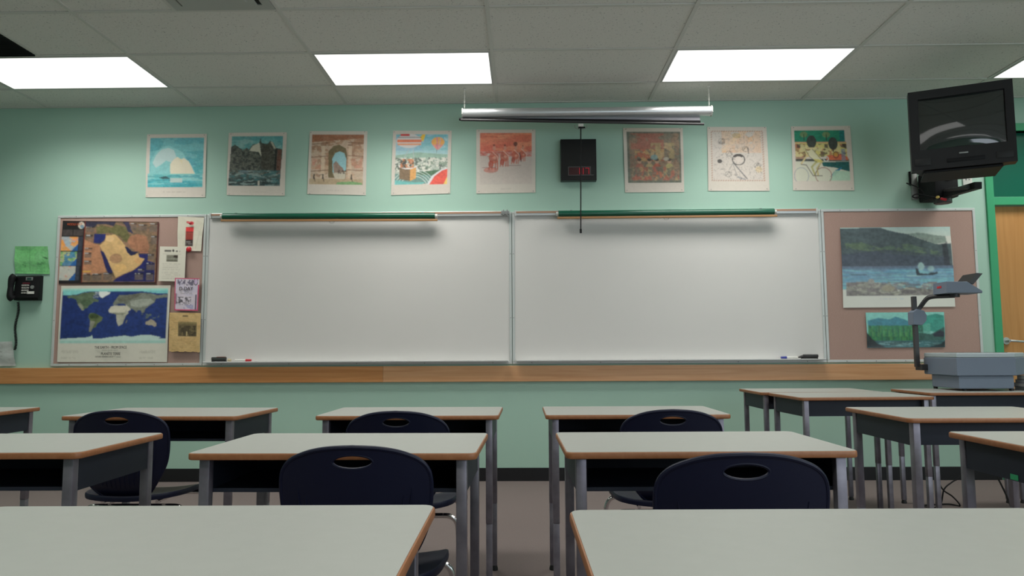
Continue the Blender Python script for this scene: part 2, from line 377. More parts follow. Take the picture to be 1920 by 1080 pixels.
# ------------------------------------------------------------------ artwork painted as flat colour on sheets
KA = 1.10
def A(r, g, b): return np.array(rgb(r, g, b, KA)[:3])
class Art:
    def __init__(s, rect, nu, nv, base, seed=0):
        s.x0, s.y0, s.x1, s.y1 = rect; s.nu, s.nv = nu, nv; s.r = np.random.RandomState(seed)
        u = np.linspace(s.x0, s.x1, nu); v = np.linspace(s.y0, s.y1, nv)
        s.X, s.Y = np.meshgrid(u, v); s.c = np.ones((nv, nu, 3))*np.array(base)
    def nz(s, fx, fy=None, oct=3):
        fy = fy or fx; out = np.zeros_like(s.X); amp = 1; tot = 0
        for o in range(oct):
            w_, h_ = max(2, int((s.x1-s.x0)/fx*2**o)+2), max(2, int((s.y1-s.y0)/fy*2**o)+2)
            g_ = s.r.rand(h_+1, w_+1); U = (s.X-s.x0)/(s.x1-s.x0)*(w_-1); V = (s.Y-s.y0)/(s.y1-s.y0)*(h_-1)
            i = np.floor(U).astype(int); j = np.floor(V).astype(int); a = U-i; b = V-j; a = a*a*(3-2*a); b = b*b*(3-2*b)
            out += amp*((g_[j, i]*(1-a)+g_[j, i+1]*a)*(1-b)+(g_[j+1, i]*(1-a)+g_[j+1, i+1]*a)*b); tot += amp; amp *= .6
        return out/tot
    def put(s, m, col, al=1.0, var=0, f=20):
        a = (m.astype(float) if m.dtype == bool else m)*al; col = np.array(col, float)
        if var: col = col*(1+(s.nz(f)-.5)*2*var)[..., None]
        s.c = s.c*(1-a[..., None])+col*a[..., None]; return s
    def inp(s, pts):
        m = np.zeros_like(s.X, bool); n = len(pts)
        for i in range(n):
            xa, ya = pts[i]; xb, yb = pts[(i+1) % n]
            if ya == yb: continue
            m ^= ((s.Y < max(ya, yb)) & (s.Y >= min(ya, yb)) & (s.X < (xb-xa)*(s.Y-ya)/(yb-ya)+xa))
        return m
    def poly(s, pts, col, al=1, var=0, f=20): return s.put(s.inp(pts), col, al, var, f)
    def rect(s, x0, y0, x1, y1, col, al=1, var=0, f=20): return s.put((s.X >= x0) & (s.X <= x1) & (s.Y >= y0) & (s.Y <= y1), col, al, var, f)
    def ell(s, cx, cy, rx, ry, col, al=1, var=0): return s.put(((s.X-cx)/rx)**2+((s.Y-cy)/ry)**2 < 1, col, al, var)
    def ring(s, cx, cy, rx, ry, w_, col, al=1):
        d = np.sqrt(((s.X-cx)/rx)**2+((s.Y-cy)/ry)**2); return s.put(abs(d-1) < w_/max(rx, ry), col, al)
    def line(s, pts, w_, col, al=1):
        for (xa, ya), (xb, yb) in zip(pts, pts[1:]):
            L2 = (xb-xa)**2+(yb-ya)**2+1e-9; t_ = np.clip(((s.X-xa)*(xb-xa)+(s.Y-ya)*(yb-ya))/L2, 0, 1)
            d = np.hypot(s.X-xa-t_*(xb-xa), s.Y-ya-t_*(yb-ya)); s.put(np.clip((w_-d)/1.5+.5, 0, 1), col, al)
        return s
    def grad(s, x0, y0, x1, y1, ca, cb):
        t_ = np.clip((s.Y-y0)/(y1-y0), 0, 1)[..., None]; m = (s.X >= x0) & (s.X <= x1) & (s.Y >= y0) & (s.Y <= y1)
        g_ = np.array(ca)*(1-t_)+np.array(cb)*t_; s.c = np.where(m[..., None], g_, s.c); return s
    def blot(s, mask, cols, f, fy=None, thr=.52, al=.8):
        for c_ in cols:
            n = s.nz(f, fy); s.put(mask & (n > thr), c_, al)
        return s
    def box(s, x0, y0, x1, y1): return (s.X >= x0) & (s.X <= x1) & (s.Y >= y0) & (s.Y <= y1)
    def text(s, x0, x1, y, h, col, al=.6, n=None):          # a line of print too small to read
        n = n or int((x1-x0)/(h*2.2))
        m = s.box(x0, y-h/2, x1, y+h/2); return s.put(m & (s.nz(h*1.3, h*3, 1) > .36), col, al)

def artmat():
    m = bpy.data.materials.new('printed_paper'); m.use_nodes = True; nt = m.node_tree; p = nt.nodes['Principled BSDF']
    a_ = nt.nodes.new('ShaderNodeVertexColor'); a_.layer_name = 'print'; nt.links.new(a_.outputs[0], p.inputs['Base Color'])
    p.inputs['Roughness'].default_value = .55; return m
M['art'] = artmat()
M['glossart'] = artmat(); M['glossart'].name = 'glossy_print'; M['glossart'].node_tree.nodes['Principled BSDF'].inputs['Roughness'].default_value = .3
def sheet(name, label, cat, art, corners, Y, curl=.006, group=None, m=None, parent=None, seed=0, wav=0, cut=0):
    """art on a thin sheet; corners = photo places of TL, TR, BR, BL on the plane y = Y; slightly curled paper"""
    lum = art.c.mean(-1, keepdims=True); wx = art.x1-art.x0; k_ = np.clip(1.05-lum/(.58*KA), 0, 1)
    art.c = art.c*(1+k_*((art.nz(wx/26, wx/34, 2)-.5)*.55+(art.nz(wx/60, wx/75, 1)-.5)*.45)[..., None])
    for _ in range(2):                       # soft print: neighbouring colours run together a little
        c_ = np.pad(art.c, ((1, 1), (1, 1), (0, 0)), 'edge'); art.c = c_[1:-1, 1:-1]*.4+(c_[:-2, 1:-1]+c_[2:, 1:-1]+c_[1:-1, :-2]+c_[1:-1, 2:])*.15
    tl, tr, br, bl = [at(x, y, Y) for x, y in corners]; o0 = (tl+tr+br+bl)/4
    nu, nv = art.nu, art.nv; u = np.linspace(0, 1, nu); v = np.linspace(0, 1, nv); U, V = np.meshgrid(u, v)
    P_ = [np.array(q-o0) for q in (tl, tr, br, bl)]
    co = (P_[0]*((1-U)*(1-V))[..., None]+P_[1]*(U*(1-V))[..., None]+P_[2]*(U*V)[..., None]+P_[3]*((1-U)*V)[..., None])
    bulge = curl*(np.sin(PI*U)*.35*np.sin(PI*V)+.65*np.abs(2*U-1)**3*np.sin(PI*V)+.25*np.abs(2*V-1)**4)
    if wav: bulge = bulge+wav*np.sin(U*9+seed)*np.sin(PI*V)+wav*.5*np.sin(V*11+seed)
    co[..., 1] -= bulge-bulge.min()
    if cut: co[..., 2] += cut*np.sin(U*23+V*2)*(V > .97)+cut*.6*np.sin(U*51)*(V > .97)
    n = nu*nv; vf = co.reshape(-1, 3); vb = vf.copy(); vb[:, 1] += .0006
    idx = np.arange(n).reshape(nv, nu); A_, B_, C_, D_ = idx[:-1, :-1], idx[:-1, 1:], idx[1:, 1:], idx[1:, :-1]
    F = np.stack([A_, D_, C_, B_], -1).reshape(-1, 4); G = np.stack([A_, B_, C_, D_], -1).reshape(-1, 4)+n
    rim = np.concatenate([idx[0, :], idx[1:, -1], idx[-1, -2::-1], idx[-2:0:-1, 0]])
    rn = np.roll(rim, -1); H = np.stack([rim, rn, rn+n, rim+n], -1)
    faces = np.concatenate([F, G, H]); me = bpy.data.meshes.new(name)
    me.from_pydata(np.concatenate([vf, vb]).tolist(), [], faces.tolist())
    ca = me.color_attributes.new('print', 'FLOAT_COLOR', 'POINT')
    col = np.ones((2*n, 4)); cc = np.clip(art.c.reshape(-1, 3), .003, .9); col[:n, :3] = cc; col[n:, :3] = .6
    rimc = np.array([0]); ca.data.foreach_set('color', col.ravel())
    o = link(name, me, m or M['art'], parent, True, .9); o.location = o0
    if label: tag(o, label, cat, group)
    return o

PAPER = A(207, 198, 186)
def pins(o, ins=.012):                      # small pins at the corners of a sheet, children of the sheet
    bb = o.data.vertices; co = np.empty(len(bb)*3); bb.foreach_get('co', co); co = co.reshape(-1, 3)
    x0, x1, z0, z1 = co[:, 0].min(), co[:, 0].max(), co[:, 2].min(), co[:, 2].max(); yf = co[:, 1].min()
    for sx in (x0+ins+.01, x1-ins-.01):
        for sz in (z0+ins+.004, z1-ins):
            MB().ball((sx, yf-.001, sz), .0035, (1, .5, 1), 8).build('pin', M['grey'], o)

# 1 iceberg (coordinates are those of an enlarged view of the photo, 4.36 px per photo px)
def poster_frame(rect, seed): return Art(rect, 150, 162, PAPER, seed)
a = poster_frame((85, 92, 555, 612), 1)
a.grad(112, 122, 535, 420, A(96, 170, 178), A(78, 168, 172))
a.blot(a.box(112, 122, 535, 415), [A(110, 182, 186), A(84, 158, 176), A(128, 195, 193)], 190, 60, .56, .5)
a.poly([(120, 400), (125, 300), (160, 240), (205, 200), (260, 190), (320, 215), (370, 245), (400, 300), (430, 330), (460, 385), (475, 425), (100, 425)], A(140, 200, 198), .8, .05)
a.poly([(135, 330), (160, 265), (200, 220), (255, 205), (300, 225), (320, 280), (290, 330), (240, 310), (200, 345), (160, 370)], A(190, 208, 205), .85, .05)
a.poly([(275, 420), (272, 340), (300, 300), (330, 280), (355, 300), (380, 290), (420, 320), (445, 370), (470, 425)], A(226, 214, 188), .95, .05)
a.poly([(340, 290), (355, 320), (370, 345), (362, 300)], A(220, 205, 150), .5)
a.grad(100, 420, 530, 530, A(130, 196, 192), A(48, 160, 170))
a.blot(a.box(100, 425, 530, 528), [A(95, 185, 190), A(150, 205, 202), A(40, 150, 165)], 160, 16, .55, .6)
a.rect(100, 435, 275, 450, A(60, 150, 155), .6).rect(275, 455, 370, 492, A(205, 208, 200), .7)
a.poly([(180, 452), (215, 445), (240, 440), (275, 455), (260, 463), (210, 460)], A(50, 80, 84), .95)
a.text(220, 410, 568, 5, A(160, 150, 140), .5)
o = sheet('poster', 'square poster of a pale iceberg on turquoise water, leftmost of the row', 'poster', a, [(276, 252), (388, 251), (385, 370), (273, 370)], -.004, .016, 'white bordered art posters above the whiteboards', seed=1); pins(o)
# 2 dark canal houses
a = poster_frame((735, 80, 1212, 602), 2)
a.grad(762, 112, 1180, 300, A(95, 160, 158), A(140, 180, 172)); a.blot(a.box(762, 112, 1180, 250), [A(150, 185, 178), A(80, 148, 150)], 90, 40, .55, .6)
a.poly([(745, 522), (760, 200), (790, 180), (820, 200), (860, 235), (885, 205), (905, 225), (935, 180), (985, 170), (1000, 125), (1005, 165), (1055, 180), (1075, 150), (1100, 160), (1130, 210), (1180, 220), (1168, 522)], A(72, 80, 72), 1, .12)
m_ = a.inp([(745, 522), (760, 210), (900, 220), (985, 180), (1180, 225), (1168, 522)])
a.blot(m_, [A(48, 54, 50), A(95, 95, 84), A(60, 66, 60), A(110, 112, 100)], 26, 22, .56, .7); a.blot(m_, [A(35, 38, 36), A(120, 120, 108)], 12, 10, .60, .6)
a.poly([(910, 230), (935, 190), (990, 165), (1010, 280), (985, 240), (940, 238)], A(205, 200, 180), .95).poly([(1080, 160), (1095, 155), (1128, 215), (1110, 215)], A(190, 185, 165), .8)
a.poly([(1005, 175), (1060, 170), (1105, 200), (1120, 400), (1010, 380)], A(70, 64, 52), .55, .2)
a.poly([(1120, 220), (1138, 215), (1132, 420), (1118, 420)], A(25, 26, 26), .9).poly([(1140, 225), (1178, 225), (1170, 430), (1134, 430)], A(120, 66, 48), .6, .2)
a.grad(748, 430, 1168, 522, A(80, 96, 92), A(40, 66, 66)); a.blot(a.box(748, 395, 1168, 522), [A(140, 160, 155), A(30, 40, 40), A(60, 110, 112)], 50, 12, .58, .75)
a.rect(985, 480, 1002, 520, A(200, 195, 180), .8).rect(835, 395, 905, 420, A(120, 140, 145), .6).rect(940, 400, 1005, 425, A(130, 145, 140), .5)
a.text(850, 1080, 573, 5, A(170, 160, 150), .4)
o = sheet('poster', 'square poster of dark gabled canal houses, second from the left', 'poster', a, [(429, 249), (538, 248), (534, 367), (425, 366)], -.004, .012, 'white bordered art posters above the whiteboards', seed=2); pins(o)
# 3 stone arch
a = poster_frame((1400, 72, 1872, 598), 3)
a.grad(1422, 102, 1845, 515, A(178, 140, 112), A(200, 182, 160)); a.blot(a.box(1422, 102, 1845, 515), [A(196, 160, 130), A(160, 118, 92), A(210, 190, 168)], 60, 34, .55, .6)
a.poly([(1422, 100), (1845, 100), (1845, 130), (1422, 165)], A(160, 100, 70), .8, .1)
a.poly([(1565, 460), (1560, 240), (1600, 195), (1645, 185), (1700, 215), (1712, 270), (1705, 460)], A(112, 100, 70), .95, .12)
a.poly([(1600, 420), (1592, 300), (1615, 255), (1650, 240), (1690, 255), (1705, 300), (1705, 400)], A(150, 195, 200), .95)
a.poly([(1608, 420), (1600, 345), (1625, 320), (1650, 350), (1680, 380), (1700, 420)], A(150, 118, 100), .9, .15)
for x in (1515, 1735): a.poly([(x-14, 460), (x-12, 190), (x+14, 190), (x+16, 460)], A(216, 194, 168), .8, .06).rect(x-20, 180, x+22, 196, A(140, 100, 78), .7)
for y in (165, 275, 392): a.line([(1425, y+16), (1560, y+4)], 4, A(120, 80, 60), .7).line([(1720, y), (1840, y+6)], 4, A(130, 88, 66), .7)
a.blot(a.box(1430, 290, 1500, 390) | a.box(1740, 300, 1835, 380), [A(190, 130, 104), A(205, 150, 130)], 40, 40, .5, .6)
a.poly([(1600, 420), (1705, 410), (1700, 470), (1620, 468)], A(205, 196, 176), .9, .06); a.blot(a.box(1640, 395, 1710, 425), [A(70, 60, 55)], 10, 12, .55, .8)
a.rect(1412, 470, 1845, 515, A(180, 160, 128), .8, .08).poly([(1640, 495), (1760, 488), (1838, 500), (1838, 515), (1630, 515)], A(120, 168, 112), .9)
for x in (1450, 1522, 1752): a.line([(x, 435), (x-3, 468)], 5, A(40, 34, 34), .9).line([(x+3, 458), (x+8, 490)], 3, A(60, 50, 45), .8)
a.line([(1490, 440), (1520, 432)], 3, A(60, 50, 50), .7).text(1550, 1690, 563, 5, A(170, 160, 150), .4)
o = sheet('poster', 'square poster of a brown stone archway, third from the left', 'poster', a, [(581, 246), (689, 246), (686, 366), (576, 364)], -.004, .010, 'white bordered art posters above the whiteboards', seed=3); pins(o)
# 4 hot air balloons
a = poster_frame((152, 65, 632, 592), 4)
a.grad(178, 95, 605, 290, A(110, 180, 196), A(176, 205, 204)); a.blot(a.box(178, 95, 605, 230), [A(200, 214, 212), A(120, 186, 190), A(150, 185, 205)], 120, 40, .55, .6)
a.poly([(395, 95), (420, 95), (400, 160), (375, 120)], A(235, 190, 60), 1).ell(285, 150, 102, 58, A(214, 208, 205)).rect(190, 138, 388, 160, A(232, 130, 92)).rect(192, 172, 385, 186, A(235, 150, 96), .9).rect(215, 92, 290, 110, A(205, 60, 60)).rect(195, 115, 385, 124, A(60, 60, 64), .45)
a.ell(522, 160, 53, 42, A(240, 172, 92)).poly([(475, 180), (570, 180), (530, 225), (512, 225)], A(226, 150, 130)).poly([(508, 120), (520, 120), (522, 225), (514, 225)], A(205, 120, 160), .7).poly([(540, 125), (548, 128), (530, 222), (525, 222)], A(200, 170, 190), .8).line([(515, 225), (512, 250)], 2, A(120, 120, 120))
a.poly([(178, 270), (350, 245), (605, 265), (605, 320), (178, 320)], A(150, 180, 160), .9, .1); a.rect(178, 300, 605, 420, A(170, 182, 170), .85, .12)
a.blot(a.box(178, 290, 605, 410), [A(210, 210, 200), A(78, 90, 84), A(120, 140, 120), A(225, 222, 210)], 22, 20, .56, .8)
a.line([(290, 210), (240, 310)], 2, A(190, 190, 190)).line([(320, 215), (335, 330)], 2, A(190, 190, 190))
a.poly([(345, 410), (605, 385), (605, 420), (500, 450), (350, 440)], A(70, 110, 78), .95, .1).poly([(178, 420), (340, 430), (600, 440), (440, 505), (178, 508)], A(96, 140, 132), .9, .12)
for k in range(4): a.ring(330, 560, 120+k*22, 120+k*18, 3, A(205, 214, 208), .8)
a.poly([(178, 470), (300, 490), (430, 492), (400, 510), (178, 510)], A(110, 185, 180), .9).poly([(215, 360), (300, 380), (350, 360), (350, 460), (305, 480), (215, 462)], A(130, 108, 84)).poly([(302, 378), (350, 362), (350, 460), (303, 480)], A(214, 160, 96)).line([(212, 362), (260, 378), (302, 380), (352, 362)], 5, A(220, 210, 205))
a.blot(a.box(222, 300, 330, 372), [A(214, 170, 130), A(60, 60, 56), A(200, 130, 90)], 26, 22, .52, .9)
a.poly([(440, 510), (480, 440), (560, 385), (605, 375), (605, 510)], A(214, 214, 214)).poly([(460, 512), (500, 445), (560, 400), (605, 385), (605, 512)], A(226, 92, 78)).poly([(575, 512), (605, 450), (605, 512)], A(240, 200, 110))
a.text(330, 440, 552, 5, A(170, 160, 150), .4)
for arr in (a.box(152, 512, 632, 592), a.box(605, 65, 632, 592)): a.put(arr & ~a.box(330, 546, 440, 558), PAPER)
o = sheet('poster', 'square poster of hot air balloons and a wicker basket over a town', 'poster', a, [(737, 245), (847, 245), (844, 363), (733, 366)], -.004, .010, 'white bordered art posters above the whiteboards', seed=4); pins(o)
# 5 orange horse riders
a = poster_frame((838, 55, 1332, 580), 5)
a.grad(868, 82, 1300, 250, A(226, 140, 104), A(214, 110, 92)); a.blot(a.box(868, 82, 1300, 250), [A(232, 160, 122), A(205, 96, 78)], 150, 30, .55, .5)
a.grad(868, 250, 1300, 505, A(206, 190, 180), A(200, 190, 180)); a.blot(a.box(868, 235, 1300, 280), [A(205, 96, 80), A(190, 80, 66), A(212, 170, 160)], 70, 14, .5, .6)
for i, x in enumerate((985, 1075, 1165, 1225)):
    s_ = 1-.12*i; y = 270-8*i
    a.ell(x, y+20*s_, 42*s_, 46*s_, A(200, 105, 82), .85, .2).ell(x+4, y-60*s_, 14*s_, 20*s_, A(210, 150, 128), .9).ell(x+2, y-86*s_, 8*s_, 9*s_, A(120, 60, 48), .9)
    for k in (-28, -8, 14, 30): a.line([(x+k*s_, y+45*s_), (x+k*1.25*s_-6, y+110*s_)], 6*s_, A(196, 110, 88), .85)
    a.ell(x-24*s_, y+70*s_, 22*s_, 30*s_, A(186, 84, 66), .8, .2).line([(x-10, y-30), (x+30, y+10), (x+36, y+40)], 3, A(235, 205, 190), .7).ell(x+6, y+18, 14*s_, 12*s_, A(226, 170, 146), .7)
a.ell(1165, 175, 16, 18, A(70, 40, 40), .8).line([(1200, 250), (1212, 320)], 4, A(60, 45, 45), .8).ell(960, 390, 60, 22, A(200, 96, 74), .6, .2).line([(890, 370), (1000, 368)], 3, A(150, 90, 80), .6).line([(1090, 355), (1210, 352)], 3, A(160, 110, 100), .6)
a.poly([(1120, 370), (1180, 355), (1300, 360), (1300, 505), (1060, 505), (1060, 430)], A(204, 190, 180), .6).text(1040, 1130, 545, 5, A(170, 160, 150), .4)
o = sheet('poster', 'square orange poster of riders galloping on horses, next to the clock', 'poster', a, [(893, 243), (1004, 243), (1004, 361), (893, 363)], -.004, .008, 'white bordered art posters above the whiteboards', seed=5); pins(o)
# 6 festive crowd (4 px per photo px)
a = poster_frame((115, 78, 568, 562), 6)
a.rect(142, 108, 548, 490, A(128, 118, 100), 1, .1); a.blot(a.box(142, 108, 548, 490), [A(150, 112, 92), A(110, 118, 104), A(165, 130, 104)], 60, 50, .55, .7)
a.blot(a.box(170, 115, 420, 240), [A(186, 104, 84), A(170, 90, 76)], 80, 40, .48, .8); a.blot(a.box(200, 240, 420, 330), [A(200, 92, 60), A(205, 170, 110)], 40, 34, .5, .8)
a.blot(a.box(320, 190, 500, 310), [A(205, 176, 130), A(180, 160, 110)], 34, 44, .5, .8)
for i, x in enumerate((232, 308, 365, 460)):
    a.ell(x, 395, 34, 52, [A(196, 110, 90), A(206, 180, 128), A(200, 92, 66), A(196, 186, 120)][i], .9, .15).ell(x, 330, 16, 18, A(212, 170, 140)).ell(x, 318, 17, 11, A(44, 40, 40))
a.ell(345, 300, 28, 20, A(110, 180, 190), .7).ell(435, 312, 22, 14, A(210, 205, 190), .8).ell(425, 410, 38, 22, A(90, 140, 118), .9).ell(370, 420, 44, 46, A(206, 100, 64), .7, .15)
a.blot(a.box(170, 370, 530, 480), [A(205, 170, 120), A(120, 112, 100), A(190, 84, 70), A(100, 108, 96)], 30, 36, .57, .75)
a.put(a.box(142, 108, 548, 490), A(140, 122, 104), .34)
for x0, y0, x1, y1 in ((142, 108, 160, 490), (535, 108, 548, 490), (142, 472, 548, 490), (142, 108, 548, 118)): a.rect(x0, y0, x1, y1, A(96, 110, 98), .7)
o = sheet('poster', 'square poster of a festive red and brown crowd scene, right of the clock', 'poster', a, [(1168, 240), (1280, 240), (1283, 360), (1172, 361)], -.004, .018, 'white bordered art posters above the whiteboards', seed=6); pins(o)
# 7 pale ink sketch
a = poster_frame((742, 72, 1198, 556), 7)
a.rect(768, 104, 1170, 482, A(206, 196, 186), 1); a.blot(a.box(850, 104, 1150, 270), [A(222, 190, 150), A(220, 178, 140), A(214, 190, 170)], 70, 60, .5, .7)
a.poly([(830, 250), (1000, 105), (1060, 105), (900, 230)], A(226, 196, 165), .6).ell(965, 138, 34, 20, A(196, 160, 80), .5)
for x0, y0, x1, y1 in ((768, 102, 1165, 109), (772, 474, 1172, 482), (768, 102, 776, 482), (1158, 104, 1168, 482)): a.put(a.box(x0, y0, x1, y1) & (((a.X+a.Y)//9).astype(int) % 2 == 0), A(170, 120, 84), .8)
a.ring(975, 320, 46, 40, 4, A(50, 46, 44), .9).ell(972, 296, 34, 16, A(60, 54, 50), .9).ell(975, 322, 32, 26, A(212, 200, 190)).ell(832, 333, 18, 15, A(50, 48, 46), .9).ell(850, 195, 26, 12, A(120, 110, 104), .5)
for c_ in ((850, 180), (905, 275), (1115, 365), (895, 430), (1030, 240)):
    a.ring(c_[0], c_[1], 24, 20, 2, A(110, 104, 100), .7).line([(c_[0]-20, c_[1]+14), (c_[0]+6, c_[1]-18), (c_[0]+22, c_[1]+12)], 2, A(70, 66, 62), .7)
a.line([(935, 345), (1035, 465)], 4, A(80, 80, 84), .8).line([(900, 400), (930, 350), (960, 440)], 2, A(110, 110, 110), .7).line([(1048, 230), (1052, 275)], 3, A(60, 56, 52), .8).line([(965, 450), (1020, 470)], 5, A(110, 116, 130), .6).ell(1125, 395, 26, 24, A(214, 190, 140), .6)
m_ = a.box(785, 115, 1150, 470); a.put(m_ & (abs(a.nz(34, 30, 2)-.5) < .012), A(90, 84, 80), .6); a.put(m_ & (abs(a.nz(26, 22, 2)-.5) < .01), A(110, 100, 94), .5)
o = sheet('poster', 'square cream poster of a sketchy line drawing with a dotted border', 'poster', a, [(1326, 238), (1437, 238), (1443, 358), (1328, 358)], -.004, .012, 'white bordered art posters above the whiteboards', seed=7); pins(o)
# 8 cyclist in a green town
a = poster_frame((1372, 68, 1838, 550), 8)
a.grad(1394, 98, 1790, 190, A(40, 140, 108), A(30, 128, 100)); a.rect(1750, 98, 1790, 190, A(20, 110, 120), .7)
a.rect(1400, 186, 1800, 300, A(206, 196, 120), 1, .1).rect(1400, 200, 1480, 320, A(150, 110, 80), .8, .2).rect(1400, 186, 1800, 196, A(200, 150, 120), .9)
a.blot(a.box(1400, 200, 1800, 300), [A(180, 110, 84), A(70, 66, 60), A(214, 206, 150)], 34, 26, .57, .8)
for x in (1425, 1640, 1780): a.rect(x-14, 205, x+14, 232, A(60, 50, 46), .8)
for x, y, w_, h_ in ((1528, 185, 38, 48), (1695, 200, 36, 48)): a.ell(x, y, w_, h_, A(60, 66, 60), 1, .1).rect(x-4, y+30, x+4, y+60, A(60, 50, 40))
for x, y in ((1470, 130), (1645, 132)): a.ell(x, y, 30, 22, A(120, 140, 90), .8, .2).line([(x, y), (x, y+42)], 3, A(50, 50, 40))
a.rect(1400, 320, 1810, 480, A(205, 205, 186), 1).rect(1400, 316, 1810, 332, A(40, 50, 50), .9).poly([(1600, 340), (1810, 335), (1812, 410), (1770, 400), (1700, 380), (1610, 370)], A(30, 90, 88)).poly([(1700, 400), (1760, 375), (1700, 440), (1660, 450)], A(40, 120, 150)).poly([(1700, 400), (1810, 410), (1812, 478), (1650, 478)], A(170, 205, 180), .9)
a.poly([(1640, 290), (1760, 280), (1800, 300), (1810, 325), (1640, 325)], A(206, 110, 76)).ell(1712, 278, 22, 18, A(200, 150, 70)).ring(1712, 285, 20, 22, 4, A(60, 50, 50), .7).rect(1755, 240, 1785, 330, A(110, 130, 150), .7)
a.ring(1610, 440, 62, 60, 3, A(150, 100, 90), .9).ring(1440, 440, 55, 60, 3, A(160, 165, 165), .9).ring(1635, 315, 18, 18, 4, A(200, 200, 190))
a.poly([(1480, 250), (1530, 240), (1602, 325), (1560, 335), (1510, 300)], A(214, 210, 176)).ell(1497, 240, 20, 15, A(150, 128, 92)).poly([(1480, 228), (1575, 228), (1560, 240), (1480, 240)], A(214, 200, 150)).line([(1500, 270), (1462, 325), (1442, 350)], 6, A(205, 190, 140)).poly([(1540, 315), (1600, 322), (1612, 340), (1550, 345)], A(206, 196, 110)).line([(1562, 335), (1522, 375), (1545, 435)], 7, A(176, 172, 116)).line([(1600, 335), (1562, 385), (1568, 435)], 6, A(190, 176, 120)).line([(1480, 250), (1510, 300), (1560, 338)], 2, A(70, 60, 50), .8).line([(1530, 240), (1602, 325)], 2, A(80, 66, 56), .8)
a.line([(1440, 355), (1480, 360), (1530, 440), (1600, 440)], 3, A(90, 80, 70), .9).line([(1540, 440), (1580, 370)], 3, A(90, 80, 70), .8)
a.rect(1372, 482, 1840, 560, PAPER).rect(1812, 60, 1840, 560, PAPER)
o = sheet('poster', 'square poster of a cyclist in a green town street, beside the television', 'poster', a, [(1483, 237), (1594, 236), (1602, 357), (1487, 357)], -.004, .010, 'white bordered art posters above the whiteboards', seed=8); pins(o)

KA = 1.22
# ---- left tack board
# region map poster (7.71 px per photo px, origin 100,400)
a = Art((140, 108, 1518, 1030), 200, 140, A(34, 26, 28), 11)
a.rect(470, 118, 1510, 1010, A(120, 98, 76), 1, .15, 90); a.blot(a.box(470, 118, 1510, 1010), [A(150, 118, 88), A(96, 84, 66), A(140, 104, 84)], 110, 80, .54, .6)
a.poly([(470, 118), (900, 118), (880, 185), (760, 150), (640, 150), (600, 200), (470, 190)], A(30, 36, 66), .9, .2, 60).poly([(1000, 120), (1090, 120), (1130, 230), (1160, 290), (1080, 260), (1050, 180)], A(32, 40, 76), .9)
a.poly([(620, 200), (700, 170), (850, 200), (900, 150), (1050, 190), (1100, 300), (1150, 380), (1060, 420), (960, 330), (850, 280), (640, 300)], A(96, 96, 56), .85, .2, 60)
a.poly([(600, 300), (770, 300), (760, 380), (700, 440), (600, 430)], A(30, 38, 96)).poly([(470, 380), (600, 440), (690, 460), (700, 540), (760, 700), (800, 860), (600, 900), (470, 900)], A(176, 124, 92), 1, .15, 70)
a.poly([(770, 320), (900, 300), (1000, 400), (1060, 480), (1120, 600), (1240, 580), (1260, 640), (1340, 660), (1280, 750), (1180, 830), (1060, 880), (940, 940), (900, 860), (840, 740), (760, 600), (690, 470), (760, 400)], A(200, 164, 112), 1, .1, 80)
a.ell(930, 660, 90, 70, A(140, 96, 80), .6, .2).ell(830, 370, 60, 40, A(214, 180, 130), .8).ell(1000, 800, 90, 60, A(218, 176, 112), .6).ell(1250, 690, 60, 40, A(206, 150, 100), .5)
a.poly([(700, 540), (750, 560), (800, 650), (850, 760), (900, 870), (830, 880), (780, 770), (740, 650)], A(32, 34, 86))
a.poly([(1045, 480), (1090, 490), (1150, 550), (1240, 560), (1200, 600), (1140, 620), (1090, 570)], A(26, 32, 70)).poly([(1250, 590), (1380, 590), (1380, 690), (1490, 720), (1490, 1000), (900, 1000), (940, 960), (1060, 890), (1180, 840), (1290, 750), (1340, 660), (1260, 640)], A(32, 34, 92), 1, .1)
a.poly([(1110, 330), (1220, 290), (1350, 330), (1400, 480), (1380, 560), (1200, 550), (1120, 480), (1080, 400)], A(162, 112, 84), .9, .2, 50)
for x0, y0, x1, y1 in ((480, 190, 595, 270), (485, 310, 590, 360), (1110, 130, 1200, 230), (1230, 150, 1350, 240), (1390, 130, 1500, 260), (1420, 320, 1500, 440), (1380, 590, 1470, 670), (1370, 720, 1480, 830), (1210, 870, 1330, 975), (1370, 870, 1470, 980), (1250, 810, 1340, 850), (610, 880, 740, 980), (480, 880, 580, 985), (770, 870, 890, 980), (480, 500, 590, 540), (480, 570, 580, 650), (480, 690, 590, 750)):
    a.rect(x0, y0+26, x1, y1, A(104, 92, 84), .75); a.rect(x0, y0, x1, y0+24, A(36, 32, 36), .8); a.text(x0, x0+(x1-x0)*.6, y0+10, 14, A(180, 180, 180), .8)
a.rect(465, 840, 590, 860, A(214, 170, 60), .7).line([(1270, 570), (1390, 572)], 6, A(210, 130, 110), .8)
a.rect(140, 108, 460, 1030, A(30, 26, 28)); a.ell(410, 172, 46, 52, A(206, 196, 180)).ell(422, 190, 28, 26, A(80, 130, 160), .8).rect(150, 240, 290, 325, A(70, 62, 60)).rect(305, 240, 440, 325, A(70, 62, 60))
for k, (y0, y1, cs) in enumerate(((342, 550, [A(214, 130, 96), A(150, 170, 180), A(230, 150, 60)]), (562, 765, [A(96, 160, 90), A(180, 185, 130), A(50, 120, 160)]), (775, 980, [A(200, 140, 120), A(160, 170, 165), A(190, 190, 180)]))):
    x0, x1 = 135-k*8, 382-k*10; a.rect(x0, y0, x1, y1, A(185, 178, 165)); a.blot(a.box(x0, y0, x1, y1), cs, 90, 60, .47, .85); a.poly([(x1, y1), (x1-90, y1), (x1, y1-110)], A(40, 90, 150)); a.rect(x1+4, y0, x1+60, y1, A(56, 58, 70))
